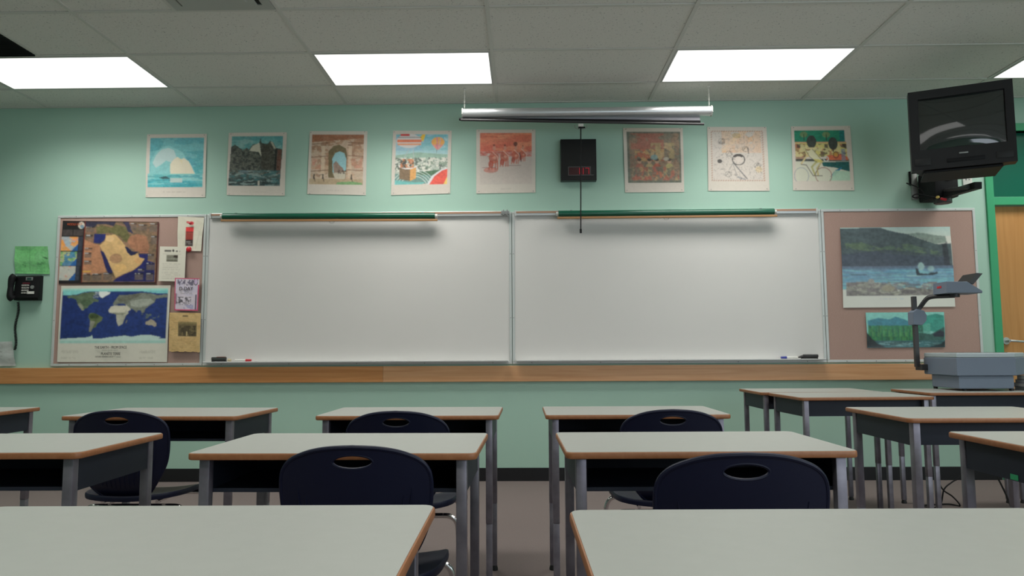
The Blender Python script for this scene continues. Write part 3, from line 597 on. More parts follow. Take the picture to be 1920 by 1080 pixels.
a.rect(455, 108, 470, 1030, A(110, 34, 24)).rect(140, 1012, 1520, 1030, A(40, 24, 24)).rect(1500, 108, 1520, 1030, A(84, 30, 28)).rect(140, 108, 1520, 118, A(50, 28, 26))
o = sheet('wall_map', 'dark satellite map poster of a desert peninsula with inset maps, upper left', 'map', a, [(118, 414), (298, 416), (293, 532), (110, 532)], -.0185, .006, seed=3)
lettering('MIDDLE EAST', .026, mat('orange_ink', (.45, .07, .015, 1), .7), o, Vector((at(141, 421, -.02).x-o.location.x, -.0085, at(141, 421, -.02).z-o.location.z)), depth=.0004, sx=.78)
# world map poster (6.75 px per photo px, origin 90,530)
a = Art((150, 30, 1548, 1005), 220, 150, A(206, 202, 188), 12)
a.rect(175, 70, 1520, 760, A(34, 54, 112), 1, .05, 200).rect(175, 120, 500, 700, A(18, 38, 98), .5).grad(170, 66, 1520, 108, A(170, 214, 200), A(120, 195, 190))
a.poly([(180, 100), (700, 100), (560, 95), (420, 118), (370, 140), (270, 150), (180, 150)], A(130, 200, 195)).poly([(1150, 100), (1520, 95), (1520, 135), (1380, 130), (1250, 115)], A(120, 190, 190))
nam = [(230, 165), (300, 150), (370, 150), (420, 125), (560, 108), (610, 130), (560, 170), (580, 190), (640, 215), (630, 240), (580, 235), (550, 265), (520, 285), (500, 315), (470, 325), (455, 350), (430, 345), (395, 300), (370, 265), (350, 210), (290, 185), (250, 190)]
sam = [(530, 385), (580, 378), (640, 405), (705, 435), (690, 480), (640, 515), (620, 560), (580, 580), (560, 625), (535, 620), (545, 545), (545, 480), (520, 430)]
afr = [(770, 350), (800, 300), (850, 280), (920, 290), (985, 290), (1000, 340), (1030, 378), (1000, 410), (975, 470), (960, 520), (910, 548), (885, 500), (875, 430), (870, 395), (820, 385), (785, 378)]
eur = [(830, 250), (870, 190), (900, 150), (990, 150), (1090, 140), (1170, 125), (1290, 130), (1400, 155), (1515, 140), (1515, 180), (1430, 190), (1370, 200), (1350, 250), (1290, 290), (1240, 330), (1230, 370), (1200, 385), (1180, 345), (1145, 345), (1130, 380), (1100, 345), (1050, 320), (1000, 330), (1060, 335), (1010, 368), (985, 300), (990, 275), (960, 262), (900, 262), (860, 275), (820, 278)]
for pts, c_ in ((nam, A(92, 108, 84)), (sam, A(96, 106, 70)), (afr, A(178, 176, 158)), (eur, A(118, 122, 110))): a.poly(pts, c_, 1, .2, 60)
a.poly([(370, 265), (395, 300), (430, 345), (455, 350), (440, 280), (400, 250)], A(150, 150, 130), .7, .1).ell(480, 250, 70, 40, A(62, 84, 58), .6).ell(590, 420, 60, 35, A(52, 70, 40), .8, .2).poly([(545, 480), (610, 490), (560, 620), (535, 615)], A(150, 146, 134), .7, .1)
a.poly([(800, 300), (985, 290), (1000, 340), (975, 375), (780, 370), (772, 345)], A(206, 200, 180), .85, .05).poly([(820, 380), (1000, 380), (960, 410), (870, 405)], A(110, 112, 90), .6).poly([(990, 275), (1060, 335), (1010, 368), (985, 300)], A(206, 200, 180), .9)
a.poly([(1040, 230), (1180, 205), (1300, 200), (1350, 240), (1240, 300), (1140, 310), (1050, 290)], A(158, 162, 150), .8, .15, 40).poly([(870, 190), (1000, 170), (1090, 140), (1200, 135), (1060, 210), (900, 245)], A(96, 94, 80), .7, .1)
a.poly([(590, 115), (660, 105), (785, 110), (770, 140), (720, 165), (685, 188), (660, 180), (640, 150)], A(220, 224, 218)).poly([(1248, 500), (1290, 480), (1320, 460), (1350, 475), (1390, 510), (1395, 545), (1370, 560), (1340, 540), (1290, 535), (1255, 530)], A(170, 160, 140), 1, .12)
a.blot(a.inp([(1190, 390), (1420, 390), (1430, 450), (1220, 450)]), [A(96, 108, 96)], 40, 24, .58, .9); a.poly([(1010, 470), (1022, 470), (1005, 515), (995, 505)], A(130, 130, 110)); a.blot(a.box(560, 110, 640, 200), [A(40, 60, 110), A(150, 160, 160)], 24, 20, .55, .7)
a.poly([(150, 715), (300, 700), (480, 695), (560, 680), (580, 660), (590, 705), (680, 710), (800, 690), (1000, 668), (1080, 685), (1200, 662), (1330, 662), (1460, 690), (1430, 705), (1520, 705), (1520, 765), (150, 765)], A(186, 208, 200), 1, .04).rect(150, 735, 1520, 765, A(150, 195, 182), .8)
a.rect(150, 765, 1548, 1005, A(206, 202, 188)).rect(150, 60, 172, 765, A(200, 200, 186)).rect(1518, 30, 1548, 1005, A(205, 202, 188))
a.text(700, 910, 855, 8, A(120, 116, 100), .8).text(635, 955, 937, 9, A(90, 88, 74), .9)
for x0, x1 in ((200, 412), (1190, 1395)):
    for y in (862, 876, 890, 930, 944, 958): a.text(x0, x1-(30 if y > 900 else 0), y, 6, A(160, 156, 140), .6)
o = sheet('wall_map', 'world map poster with blue oceans and white border, lower left', 'map', a, [(115, 536), (320, 535), (313, 679), (107, 679)], -.019, .010, seed=5)
for txt, px, py, sz, sx in (('THE EARTH - FROM SPACE', 209, 651.5, .030, .72), ('PLANÈTE TERRE', 209, 663.5, .030, .72)):
    q = at(px, py, -.02); lettering(txt, sz, M['ink'], o, Vector((q.x-o.location.x, -.0125, q.z-o.location.z)), depth=.0004, sx=sx)
MB().ball((-.425, -.004, -.295), .007, (1, .5, 1), 8).build('pin', M['white'], o)
# torn white sheet with red strip
a = Art((1128, 90, 1292, 315), 60, 90, A(212, 206, 188), 13)
a.blot(a.box(1128, 90, 1292, 315), [A(200, 196, 176), A(220, 216, 200)], 90, 90, .55, .5)
a.rect(1180, 158, 1232, 200, A(205, 50, 50)).rect(1180, 192, 1232, 240, A(150, 60, 50)).rect(1180, 240, 1232, 283, A(60, 46, 44)).line([(1182, 190), (1230, 190)], 2, A(90, 40, 40)).line([(1182, 236), (1230, 238)], 2, A(140, 30, 30)).text(1184, 1228, 255, 6, A(190, 185, 180), .7).text(1184, 1228, 268, 5, A(170, 165, 160), .7)
a.line([(1186, 122), (1206, 126)], 4, A(190, 50, 50)).ell(1216, 131, 14, 12, A(196, 40, 50)).line([(1250, 300), (1280, 150)], 3, A(196, 190, 172), .6)
o = sheet('notice', 'crumpled white sheet with a red and black strip in the board corner', 'notice', a, [(334, 406), (383, 408), (377, 471), (333, 470)], -.0195, .008, wav=.0015, seed=2)
q = at(355.5, 468, -.03); tag(MB().ball((0, 0, 0), .022, (1, .5, 1), 16).build('magnet', M['redcap']), 'round red magnet at the bottom of the red strip sheet', 'magnet').location = (q.x, -.043, q.z)
q = at(358, 419, -.03); tag(MB().ball((0, 0, 0), .012, (1, .6, 1), 12).tube([(-.03, 0, .006), (-.008, 0, 0)], [.003, .006], 8).build('push_pin', M['redcap']), 'small red push pin at the top of the red strip sheet', 'push pin').location = (q.x, -.040, q.z)
# white article sheet
a = Art((1010, 278, 1180, 498), 70, 90, A(210, 205, 190), 14)
a.rect(1056, 332, 1130, 374, A(120, 118, 104), 1, .15, 12).poly([(1105, 332), (1130, 332), (1128, 352), (1100, 345)], A(56, 44, 34)).rect(1058, 366, 1126, 374, A(84, 80, 66)).text(1056, 1130, 355, 6, A(150, 148, 136), .6)
a.rect(1030, 323, 1150, 325, A(150, 146, 130), .7)
for k in range(9): a.text(1030, 1150-(k % 3)*8, 388+k*11.5, 4, A(168, 162, 148), .55)
a.text(1042, 1085, 305, 11, A(74, 70, 66), .9); a.ell(1098, 303, 7, 8, A(60, 58, 54)).text(1104, 1142, 307, 10, A(80, 78, 74), .9)
o = sheet('notice', 'white printed article with a small grey photo, right of the satellite map', 'notice', a, [(300, 462), (349, 463), (346, 528), (297, 527)], -.033, .003, seed=4)
# D-DAY flyer
a = Art((1105, 478, 1262, 692), 70, 90, A(200, 190, 200), 15)
a.blot(a.box(1105, 478, 1262, 692), [A(210, 200, 210), A(186, 180, 200)], 50, 40, .5, .5)
a.put(a.box(1122, 490, 1225, 528) & (a.nz(11, 16, 2) > .5), A(78, 70, 96), .85).text(1135, 1215, 570, 5, A(110, 104, 104), .7).text(1140, 1220, 580, 4, A(130, 120, 120), .6)
a.blot(a.box(1118, 602, 1212, 645), [A(60, 56, 60), A(80, 74, 80)], 16, 16, .55, .9); a.text(1130, 1215, 652, 5, A(90, 86, 90), .7); a.blot(a.box(1165, 655, 1230, 680), [A(140, 140, 180)], 20, 14, .5, .7)
a.rect(1240, 585, 1250, 690, A(60, 44, 76), .9).rect(1108, 580, 1120, 650, A(110, 50, 70), .7).ell(1240, 500, 10, 18, A(190, 170, 196)).ring(1240, 500, 13, 22, 3, A(60, 44, 70))
for r_ in ((1105, 478, 1262, 485), (1105, 684, 1262, 692), (1105, 478, 1110, 692), (1254, 520, 1262, 692)): a.rect(*r_, A(196, 76, 110))
o = sheet('flyer', 'small purple edged D-DAY flyer between the article and the tan sheet', 'flyer', a, [(328, 521), (374, 522), (371, 583), (327, 582)], -.0375, .003, seed=1)
q = at(349, 541.5, -.04); lettering('D-DAY', .042, mat('dark_red_ink', (.05, .03, .035, 1), .7), o, Vector((q.x-o.location.x, -.0045, q.z-o.location.z)), depth=.0006, sx=.86)
# tan newspaper
a = Art((1072, 695, 1275, 945), 80, 96, A(196, 164, 112), 16)
a.blot(a.box(1072, 695, 1275, 945), [A(206, 176, 122), A(180, 146, 96), A(200, 170, 118)], 60, 22, .54, .6)
a.rect(1130, 753, 1250, 845, A(110, 96, 66), 1, .2, 14).rect(1130, 753, 1250, 768, A(140, 124, 84), .8).blot(a.box(1138, 778, 1248, 845), [A(56, 48, 36), A(80, 70, 50)], 18, 30, .5, .85); a.rect(1180, 815, 1190, 843, A(200, 180, 130), .8).text(1158, 1192, 716, 9, A(70, 56, 40), .9)
for k in range(5): a.text(1085, 1125, 760+k*14, 4, A(160, 130, 90), .6); a.text(1090, 1240, 865+k*13, 3, A(170, 138, 94), .5)
o = sheet('newspaper_page', 'yellowed newspaper page with brown photo below the D-DAY flyer', 'newspaper', a, [(318, 586), (377, 587), (375, 660), (317, 659)], -.034, .004, wav=.002, seed=6, cut=.0025)

# ---- right tack board (6 px per photo px, origin 1560,410)
a = Art((85, 90, 1392, 1005), 200, 150, A(206, 206, 196), 17)
a.grad(85, 90, 1392, 200, A(176, 196, 190), A(190, 200, 190))
a.poly([(85, 100), (560, 92), (640, 120), (760, 150), (880, 170), (960, 200), (1100, 250), (1210, 290), (1392, 280), (1392, 600), (85, 600)], A(72, 84, 86), 1, .15, 160)
a.poly([(880, 170), (1000, 155), (1100, 165), (1200, 185), (1330, 200), (1340, 270), (1210, 290), (1050, 230)], A(120, 136, 126), .9, .1)
a.blot(a.inp([(130, 270), (330, 260), (560, 330), (640, 300), (880, 280), (1040, 330), (1300, 380), (1300, 440), (700, 400), (150, 330)]), [A(84, 104, 80), A(96, 114, 86)], 70, 34, .5, .7)
a.poly([(85, 400), (600, 350), (900, 370), (1100, 400), (1350, 420), (1362, 580), (85, 560)], A(62, 68, 84), .75, .15, 90).poly([(1285, 300), (1340, 260), (1365, 600), (1290, 580)], A(44, 44, 50), .8)
a.grad(85, 545, 1392, 800, A(104, 128, 150), A(120, 178, 184)); a.blot(a.box(85, 560, 1392, 790), [A(90, 150, 180), A(130, 186, 188), A(110, 140, 168)], 260, 18, .52, .6); a.grad(85, 535, 1392, 570, A(88, 98, 116), A(100, 124, 146))
a.line([(190, 633), (370, 634)], 6, A(66, 78, 90), .8)
a.ell(1020, 545, 38, 46, A(150, 180, 176), .85).ell(1135, 570, 40, 32, A(150, 180, 176), .7).poly([(955, 560), (985, 575), (1000, 620), (1100, 632), (1120, 615), (1180, 618), (1205, 600), (1210, 628), (1150, 645), (960, 645)], A(48, 54, 62)).line([(850, 650), (1010, 655)], 5, A(160, 190, 190), .8)
a.poly([(130, 720), (380, 712), (430, 680), (470, 730), (520, 740), (640, 735), (690, 770), (740, 830), (790, 790), (880, 775), (1000, 790), (1100, 800), (1180, 830), (1392, 850), (1392, 872), (130, 878)], A(140, 138, 126), 1, .15, 40)
a.blot(a.box(130, 720, 1200, 872), [A(170, 166, 150), A(96, 90, 92), A(120, 112, 112)], 70, 26, .55, .7); a.ell(425, 710, 36, 30, A(150, 146, 138)).ell(860, 830, 90, 26, A(96, 88, 90), .8).ell(620, 790, 80, 34, A(160, 152, 128), .8)
a.rect(85, 872, 1392, 1005, A(206, 206, 196)).text(520, 800, 910, 8, A(180, 190, 196), .6)
o = sheet('poster', 'large glossy poster of whales before dark lakeside hills', 'poster', a, [(1575, 427), (1781, 425), (1791, 575), (1581, 577)], -.0185, .022, m=M['glossart'], seed=3)
# forest panorama (2.8425 px per photo px, origin 1520,380)
a = Art((293, 580, 716, 772), 130, 70, A(130, 190, 180), 18)
a.grad(293, 580, 716, 640, A(130, 196, 184), A(110, 180, 172))
a.poly([(300, 625), (360, 610), (420, 618), (455, 604), (500, 618), (540, 640), (545, 680), (300, 680)], A(50, 120, 136), 1, .1).poly([(560, 640), (600, 605), (670, 588), (716, 600), (716, 690), (560, 680)], A(48, 136, 120), 1, .12).poly([(540, 700), (600, 650), (640, 640), (640, 700)], A(90, 160, 140), .7, .1)
a.rect(300, 655, 560, 735, A(44, 112, 66), 1, .25, 16).blot(a.box(300, 650, 600, 735), [A(70, 140, 70), A(28, 80, 60), A(40, 120, 80)], 12, 50, .54, .8)
for k in range(26): x = 306+k*10; a.poly([(x-6, 712), (x, 648+(k*37 % 17)), (x+6, 712)], A(*((58, 128, 70), (34, 96, 72), (86, 146, 84))[k % 3]), .7)
a.poly([(560, 690), (640, 700), (716, 660), (716, 750), (560, 745)], A(36, 70, 62), .9, .2).poly([(650, 700), (690, 680), (716, 690), (716, 715), (660, 715)], A(34, 36, 48))
a.rect(293, 735, 716, 772, A(56, 100, 104), 1, .2).blot(a.box(293, 740, 716, 765), [A(120, 160, 160), A(30, 60, 60)], 60, 8, .52, .7); a.poly([(293, 690), (320, 720), (350, 750), (400, 772), (293, 772)], A(24, 26, 28), .95).poly([(716, 735), (690, 755), (620, 772), (716, 772)], A(22, 30, 36), .95)
o = sheet('poster', 'small panoramic poster of green forest and blue mountains under the whale poster', 'poster', a, [(1623, 586), (1770, 585), (1772, 651), (1626, 652)], -.0185, .012, m=M['glossart'], seed=4)

KA = 1.35
# ---- left wall side papers
a = Art((100, 220, 340, 410), 80, 60, A(108, 168, 112), 19)
a.blot(a.box(100, 220, 340, 410), [A(90, 158, 96), A(112, 180, 114)], 80, 60, .52, .6); a.line([(205, 240), (203, 400)], 2, A(84, 146, 88), .8).poly([(300, 290), (335, 300), (332, 310), (298, 297)], A(50, 90, 56)); a.blot(a.box(255, 330, 310, 350) | a.box(140, 345, 175, 365), [A(60, 110, 66)], 12, 8, .5, .8); a.text(110, 330, 392, 6, A(70, 130, 76), .5)
sheet('paper', 'green folded paper taped to the wall above the telephone', 'paper', a, [(29, 462), (90, 462), (94, 514), (29, 513)], -.004, .012, wav=.003, seed=2)
a = Art((0, 140, 460, 960), 50, 60, A(170, 172, 168), 20)
a.blot(a.box(0, 140, 460, 960), [A(158, 158, 156), A(184, 188, 184)], 150, 150, .5, .5).blot(a.box(0, 200, 300, 800), [A(120, 122, 116)], 60, 50, .66, .6)
sheet('paper', 'grey white crumpled sheet standing on the wooden rail at the left edge', 'paper', a, [(-34, 642), (24, 640), (30, 686), (-34, 687)], -.012, .012, wav=.004, seed=7)

# ------------------------------------------------------------------ telephone
a0, b0 = at(27, 517, -.03), at(75, 563, -.03)
t = thing('wall_telephone', 'black wall telephone with coiled cord under the green paper', 'telephone', ((a0.x+b0.x)/2, 0, (a0.z+b0.z)/2)); hw, hh = (b0.x-a0.x)/2, (a0.z-b0.z)/2
MB().prism([(-.001, -hh), (-.05, -hh), (-.062, -hh+.02), (-.042, hh-.01), (-.03, hh), (-.001, hh)], 'x', -hw+.02, hw, .003).build('body', M['black'], t)
MB().tube(catmull([(-hw+.022, -.068, -hh+.012), (-hw+.014, -.082, -hh+.03), (-hw+.012, -.080, 0), (-hw+.016, -.076, hh-.03), (-hw+.026, -.062, hh-.008)], 6), [.020+.008*abs(math.cos(PI*i/24)) for i in range(25)], 16).build('handset', M['black'], t)
sc = MB().box(-.004, .052, -.047, -.040, hh-.040, hh-.014, .002).build('display', M['grey'], t)
MB().box(.008, .042, -.0485, -.0472, hh-.036, hh-.018).build('display_screen', mat('lcd', (.02, .06, .05, 1), .3), sc)
kp = MB()
for r_ in range(4):
    for c_ in range(3): kp.box(-.022+c_*.019, -.007+c_*.019, -.066, -.050, .012-r_*.020, .024-r_*.020, .002)
kp.build('keypad', M['keys'], t, False)
MB().box(-.02, .034, -.060, -.045, .030, .040, .002).build('red_keys', mat('dark_red_plastic', (.12, .01, .02, 1), .5), t)
MB().tube([(.058, -.050, .004), (.058, -.060, .004)], .014, 16).build('dial_button', M['grey'], t)
MB().box(.024, .078, -.0650, -.0585, -.050, -.030).build('paper_label', M['paper'], t, False)
p0, p1 = at(33, 566, -.05), at(28, 656, -.04); pts = []
for i in range(400):
    s = i/399; tw = s*2*PI*34; cx = p0.x+(p1.x-p0.x)*s+.008*math.sin(s*9); cz = p0.z+(p1.z-p0.z)*s
    pts.append((cx-t.location.x+.008*math.cos(tw), -.045+.008*math.sin(tw), cz-t.location.z))
MB().tube(pts, .0032, 6).build('coiled_cord', M['black'], t)

# ------------------------------------------------------------------ clock
a0, b0 = at(1051, 261, -.06), at(1119, 338, -.06)
t = thing('wall_clock', 'black digital clock panel with small red display below the screen', 'clock', ((a0.x+b0.x)/2, 0, (a0.z+b0.z)/2)); hw, hh = (b0.x-a0.x)/2, (a0.z-b0.z)/2
MB().box(-hw, hw, -.06, -.0005, -hh, hh, .003).build('case', M['clockface'], t, False)
c0, c1 = at(1065, 312.5, -.062), at(1108, 329, -.062); x0, x1, z0, z1 = c0.x-t.location.x, c1.x-t.location.x, c1.z-t.location.z, c0.z-t.location.z
f = MB(); b_ = .006
for q in ((x0, x1, z1-b_, z1), (x0, x1+.022, z0, z0+b_), (x0, x0+b_, z0+b_, z1-b_), (x1-b_, x1, z0+b_, z1-b_)): f.box(q[0], q[1], -.065, -.0602, q[2], q[3])
d_ = f.build('display_frame', mat('display_frame_grey', (.09, .085, .085, 1), .5), t, False)
MB().box(x0+b_, x1-b_, -.0625, -.0602, z0+b_, z1-b_).build('display_window', M['ledglass'], t, False)
segs = {'1': 'bc', '7': 'abc', '2': 'abged', '4': 'fgbc', ':': ''}
dg = MB(); H_ = z1-z0-.026; W_ = H_*.55; zz = z0+.013
def digit(ch, x):
    P_ = {'a': (0, 1, 1, 1), 'b': (1, .5, 1, 1), 'c': (1, 0, 1, .5), 'd': (0, 0, 1, 0), 'e': (0, 0, 0, .5), 'f': (0, .5, 0, 1), 'g': (0, .5, 1, .5)}
    for k in segs[ch]:
        q = P_[k]; dg.box(x+q[0]*W_-.0022, x+q[2]*W_+.0022, -.0640, -.0627, zz+q[1]*H_-.0022, zz+q[3]*H_+.0022)
xs = x0+(x1-x0)*.36
digit('1', xs); dg.box(xs+W_+.012, xs+W_+.016, -.064, -.0627, zz+H_*.28, zz+H_*.36).box(xs+W_+.012, xs+W_+.016, -.064, -.0627, zz+H_*.64, zz+H_*.72)
digit('1', x0+.120-W_); digit('7', x0+.139); dg.build('digits', M['led'], t, False)

# ------------------------------------------------------------------ projection screen
YS = -.345
p0, p1 = at(868, 212, YS), at(1333, 209, YS); L = p1.x-p0.x; zc = (p0.z+p1.z)/2
t = thing('projection_screen', 'silver roll-up projection screen hanging by chains from the ceiling', 'projection screen', ((p0.x+p1.x)/2, YS, zc))
prof = [(.036*math.cos(u)*(1.0), .036*math.sin(u)) for u in [2*PI*k/20 for k in range(20)]]
MB().prism([(y_, z_) for y_, z_ in prof], 'x', -L/2, L/2).build('case', M['silver'], t)
for s in (-1, 1):
    c_ = MB().tube([(s*L/2, 0, 0), (s*(L/2+.006), 0, 0)], .041, 20).build('end_cap', M['white'], t)
    MB().ball((s*(L/2+.003), -.040, -.018), .005, (1, 1, 1), 8).build('screw', M['grey'], c_)
    ch = MB(); xx = s*(L/2-.012); zt = HC-.012-zc
    n_ = 9
    for k in range(n_):
        za, zb_ = .036+(zt-.036)*k/n_, .036+(zt-.036)*(k+1)/n_; w_ = .004
        loop = [(xx+(w_ if k % 2 else 0)*math.cos(u), (0 if k % 2 else w_)*math.cos(u), (za+zb_)/2+((zb_-za)*.56)*math.sin(u)) for u in [2*PI*q/10 for q in range(10)]]
        ch.tube(loop, .0013, 5, closed=True)
    ch.build('chain', M['white'], t); MB().ball((xx, 0, zt), .011, (1, 1, .8), 10).build('ceiling_hook', M['white'], t)
q0, q1 = at(861, 223.5, YS), at(1313, 229, YS)
MB().prism([(q0.x-t.location.x+.02, -.0365), (q1.x-t.location.x, -.0365), (q1.x-t.location.x, q1.z-zc+.010), (q0.x-t.location.x+.02, q0.z-zc+.005)], 'y', .006, .009).build('screen_fabric', mat('screen_fabric', (.35, .34, .38, 1), .8), t, False)
MB().tube([(q0.x-t.location.x, 0, q0.z-zc), (q1.x-t.location.x, 0, q1.z-zc+.004)], .011, 12).build('black_border', M['black'], t)
r0, r1 = at(864, 226, YS-.02), at(1320, 232.5, YS-.02)
MB().tube([(r0.x-t.location.x, -.018, r0.z-zc+.006), (r1.x-t.location.x, -.018, r1.z-zc)], .010, 12).build('bottom_bar', M['ohpblack'], t)
q = at(1089, 237, YS-.02)
MB().tube(catmull([(q.x-t.location.x-.045, -.018, q.z-zc+.012), (q.x-t.location.x-.04, -.018, q.z-zc-.012), (q.x-t.location.x, -.018, q.z-zc-.022), (q.x-t.location.x+.04, -.018, q.z-zc-.012), (q.x-t.location.x+.045, -.018, q.z-zc+.012)], 6), .0022, 6).build('pull_handle', M['grey'], t)
MB().box(q.x-t.location.x-.02, q.x-t.location.x+.02, -.032, -.012, q.z-zc-.003, q.z-zc+.018, .003).build('handle_bracket', M['white'], t, False)
tp, bp = at(1089, 240, YS-.02), at(1089, 437, YS-.02)
o = thing('pull_rod', 'thin black pull rod hanging from the screen in front of the clock', 'rod', (tp.x, YS-.02, tp.z))
MB().tube([(0, 0, 0), (bp.x-tp.x, 0, bp.z-tp.z)], .0045, 8).build('rod', M['black'], o)
MB().tube(catmull([(-.018, 0, 0), (-.005, 0, .004), (.01, 0, .002), (.032, 0, .005)], 5), .006, 8).build('hook', M['black'], o)
MB().tube([(bp.x-tp.x, 0, bp.z-tp.z+.03), (bp.x-tp.x, 0, bp.z-tp.z)], .008, 10).build('tip', M['black'], o)

# ------------------------------------------------------------------ door, transom, plates
f = MB(); y0, y1 = -.018, .10
f.box(3.74, 3.80, y0, y1, 0, DZ1+.06, .003).box(DX1, DX1+.06, y0, y1, 0, DZ1+.06, .003).box(3.80, DX1, y0, y1, DZ1, DZ1+.06, .003)
f.box(3.80, DX1, y0+.012, y1, 2.125, 2.19, .003).box(3.80, 3.825, .03, y1, 0, 2.125).box(DX1-.025, DX1, .03, y1, 0, 2.125)
struct(f.build('trim_4', M['doorgreen'], smooth=False))
struct(MB().box(3.80, DX1, .052, .066, 2.19, DZ1).build('window_1', M['transom'], smooth=False))
d = struct(MB().box(3.827, DX1-.027, .045, .088, .006, 2.122, .002).build('door_1', M['door'], smooth=False))
hq = at(1887, 639, .02)
h = MB(); h.tube([(hq.x+.01, .0448, hq.z), (hq.x+.01, .034, hq.z)], .028, 18).tube([(hq.x+.01, .036, hq.z), (hq.x+.01, -.012, hq.z)], .011, 12)
h.tube(catmull([(hq.x+.01, -.012, hq.z), (hq.x+.05, -.014, hq.z-.003), (hq.x+.13, -.012, hq.z-.010)], 5), .009, 10)
h.build('door_handle', M['alu'], d)
def plate(px0, py0, px1, py1, lab, m, name='outlet_plate', dots=True):
    a0, b0 = at(px0, py0), at(px1, py1); t = thing(name, lab, 'outlet', ((a0.x+b0.x)/2, 0, (a0.z+b0.z)/2)); hw, hh = (b0.x-a0.x)/2, (a0.z-b0.z)/2
    MB().box(-hw, hw, -.012, -.0005, -hh, hh, .003).build('cover', m, t)
    s = MB()
    for sx in (-1, 1):
        for sz in (-1, 1): s.box(sx*hw*.32-.006, sx*hw*.32+.006, -.0135, -.0122, hh*.2+sz*hh*.3-.006, hh*.2+sz*hh*.3+.006)
    s.build('sockets', M['grey'] if m is M['white'] else M['dark'], t, False)
plate(1803, 324, 1822, 348, 'white outlet plate on the wall between television and door', M['white'])
plate(1703, 322, 1716, 348, 'black outlet box on the wall below the left corner of the television', M['black'], 'outlet_box')

# ------------------------------------------------------------------ television on its arm
tl_, bl_, tr_, br_ = at(1703, 175, -.93), at(1709, 318, -.93), at(1902, 146, -1.17), at(1905, 305, -1.17)
TL, TR = Vector(((tl_.x+bl_.x)/2, -.93, 0)), Vector(((tr_.x+br_.x)/2, -1.17, 0)); mid = (TL+TR)/2; wv = TR-TL; W2 = wv.length/2; ang = math.atan2(wv.y, wv.x)
ZT0, ZT1 = (bl_.z+br_.z)/2, (tl_.z+tr_.z)/2
t = thing('television', 'black tube television with dark screen hung below the ceiling on the right', 'television', (mid.x, mid.y, ZT0), ang)
H_ = ZT1-ZT0
# local: screen faces -y, x along the front, z up
f = MB(); fx0, fx1, fz0, fz1 = -W2, W2, 0.0, H_; sx0, sx1, sz0, sz1 = -W2+.055, W2-.045, .135, H_-.055
outer = [(fx0, fz0), (fx1, fz0), (fx1, fz1), (fx0, fz1)]; inner = [(sx0, sz0), (sx1, sz0), (sx1, sz1), (sx0, sz1)]
def loop(mb, pts, y): return [mb.bm.verts.new((x, y, z)) for x, z in pts]
o1, o2, i1, i2 = loop(f, outer, 0), loop(f, outer, .09), loop(f, inner, .006), loop(f, [(x*.985, z+(.004 if z < .2 else -.004)) for x, z in inner], .03)
b1 = loop(f, [(fx0+.02, fz0+.01), (fx1-.02, fz0+.01), (fx1-.02, fz1-.01), (fx0+.02, fz1-.01)], .10); b2 = loop(f, [(fx0+.09, fz0+.03), (fx1-.09, fz0+.03), (fx1-.09, fz1-.09), (fx0+.09, fz1-.09)], .36); b3 = loop(f, [(fx0+.13, fz0+.04), (fx1-.13, fz0+.04), (fx1-.13, fz1-.14), (fx0+.13, fz1-.14)], .44)
for A_, B_ in ((i2, i1), (i1, o1), (o1, o2), (o2, b1), (b1, b2), (b2, b3)):
    for k in range(4): f.bm.faces.new((A_[k], A_[(k+1) % 4], B_[(k+1) % 4], B_[k]))
f.bm.faces.new(b3); bmesh.ops.recalc_face_normals(f.bm, faces=f.bm.faces[:])
case = f.build('case', M['tvcase'], t, True, .4)
# curved glass
n = 16; vs = []; fs = []
for j in range(n+1):
    for i in range(n+1):
        u, v = i/n*2-1, j/n*2-1; vs.append((((sx0+sx1)/2+(sx1-sx0)/2*1.0*u), .026-.014*(1-u*u)*(1-v*v)**.5-.004, (sz0+sz1)/2+(sz1-sz0)/2*v))
for j in range(n):
    for i in range(n): q = j*(n+1)+i; fs.append((q, q+1, q+n+2, q+n+1))
me = bpy.data.meshes.new('screen'); me.from_pydata(vs, [], fs); link('screen', me, M['tvglass'], t, True, 1.5)
MB().box(-.02, .03, -.0025, .002, .085, .095, .001).build('badge', M['grey'], t)
for q in (-W2+.02, W2-.11): MB().box(q, q+.09, -.003, .002, .03, .075, .001).build('speaker_grille', M['foot'], t)
MB().box(-.09, .12, -.003, .002, .035, .060, .001).build('control_flap', M['black'], t)
# bracket
t = thing('television_bracket', 'black swing arm bracket with grey wall plate under the television', 'wall bracket', (3.18, 0, 2.14))
wp = MB().box(-.02, .021, -.03, -.0005, .03, .26, .003).build('wall_plate', M['grey'], t)
MB().box(.0215, .20, -.26, -.0305, .0, .22, .01).build('arm_block', M['black'], t)
MB().prism([(.11+.062*math.cos(PI/8+k*PI/4), -.20+.062*math.sin(PI/8+k*PI/4)) for k in range(8)], 'z', -.04, .03, .004).build('pivot', M['ohpblack'], t, False)
MB().tube([(.11, -.22, .02), (.08, -.68, ZT0-2.14-.042)], .024, 8, square=True).build('arm', M['black'], t, False)
MB().tube([(.11, -.16, .06), (.05, -.62, ZT0-2.14-.04)], .015, 10).build('stay', M['ohpblack'], t)
tr = MB(); R = Matrix.Rotation(ang, 3, 'Z'); ctr = mid+R@Vector((0, .17, 0)); tr.box(ctr.x-3.18-.22, ctr.x-3.18+.22, ctr.y-.15, ctr.y+.15, ZT0-2.14-.019, ZT0-2.14-.003, .004, ang).build('tray', M['black'], t, False)
MB().box(.11, .14, -.272, -.2605, .13, .15, .004).box(.145, .17, -.27, -.2605, .138, .146, .003).build('lock_knob', M['white'], t)
t = thing('cable', 'looped black cable with red and yellow plugs below the television', 'cable', (3.15, -.1, 2.18))
MB().tube(catmull([(.07, -.19, -.06), (0, -.12, -.02), (-.04, -.08, 0), (-.065, -.06, -.012), (-.04, -.06, -.025), (0, -.1, -.012), (-.01, -.06, .05), (-.035, .07, .12)], 6), .005, 6).build('cord', M['black'], t)
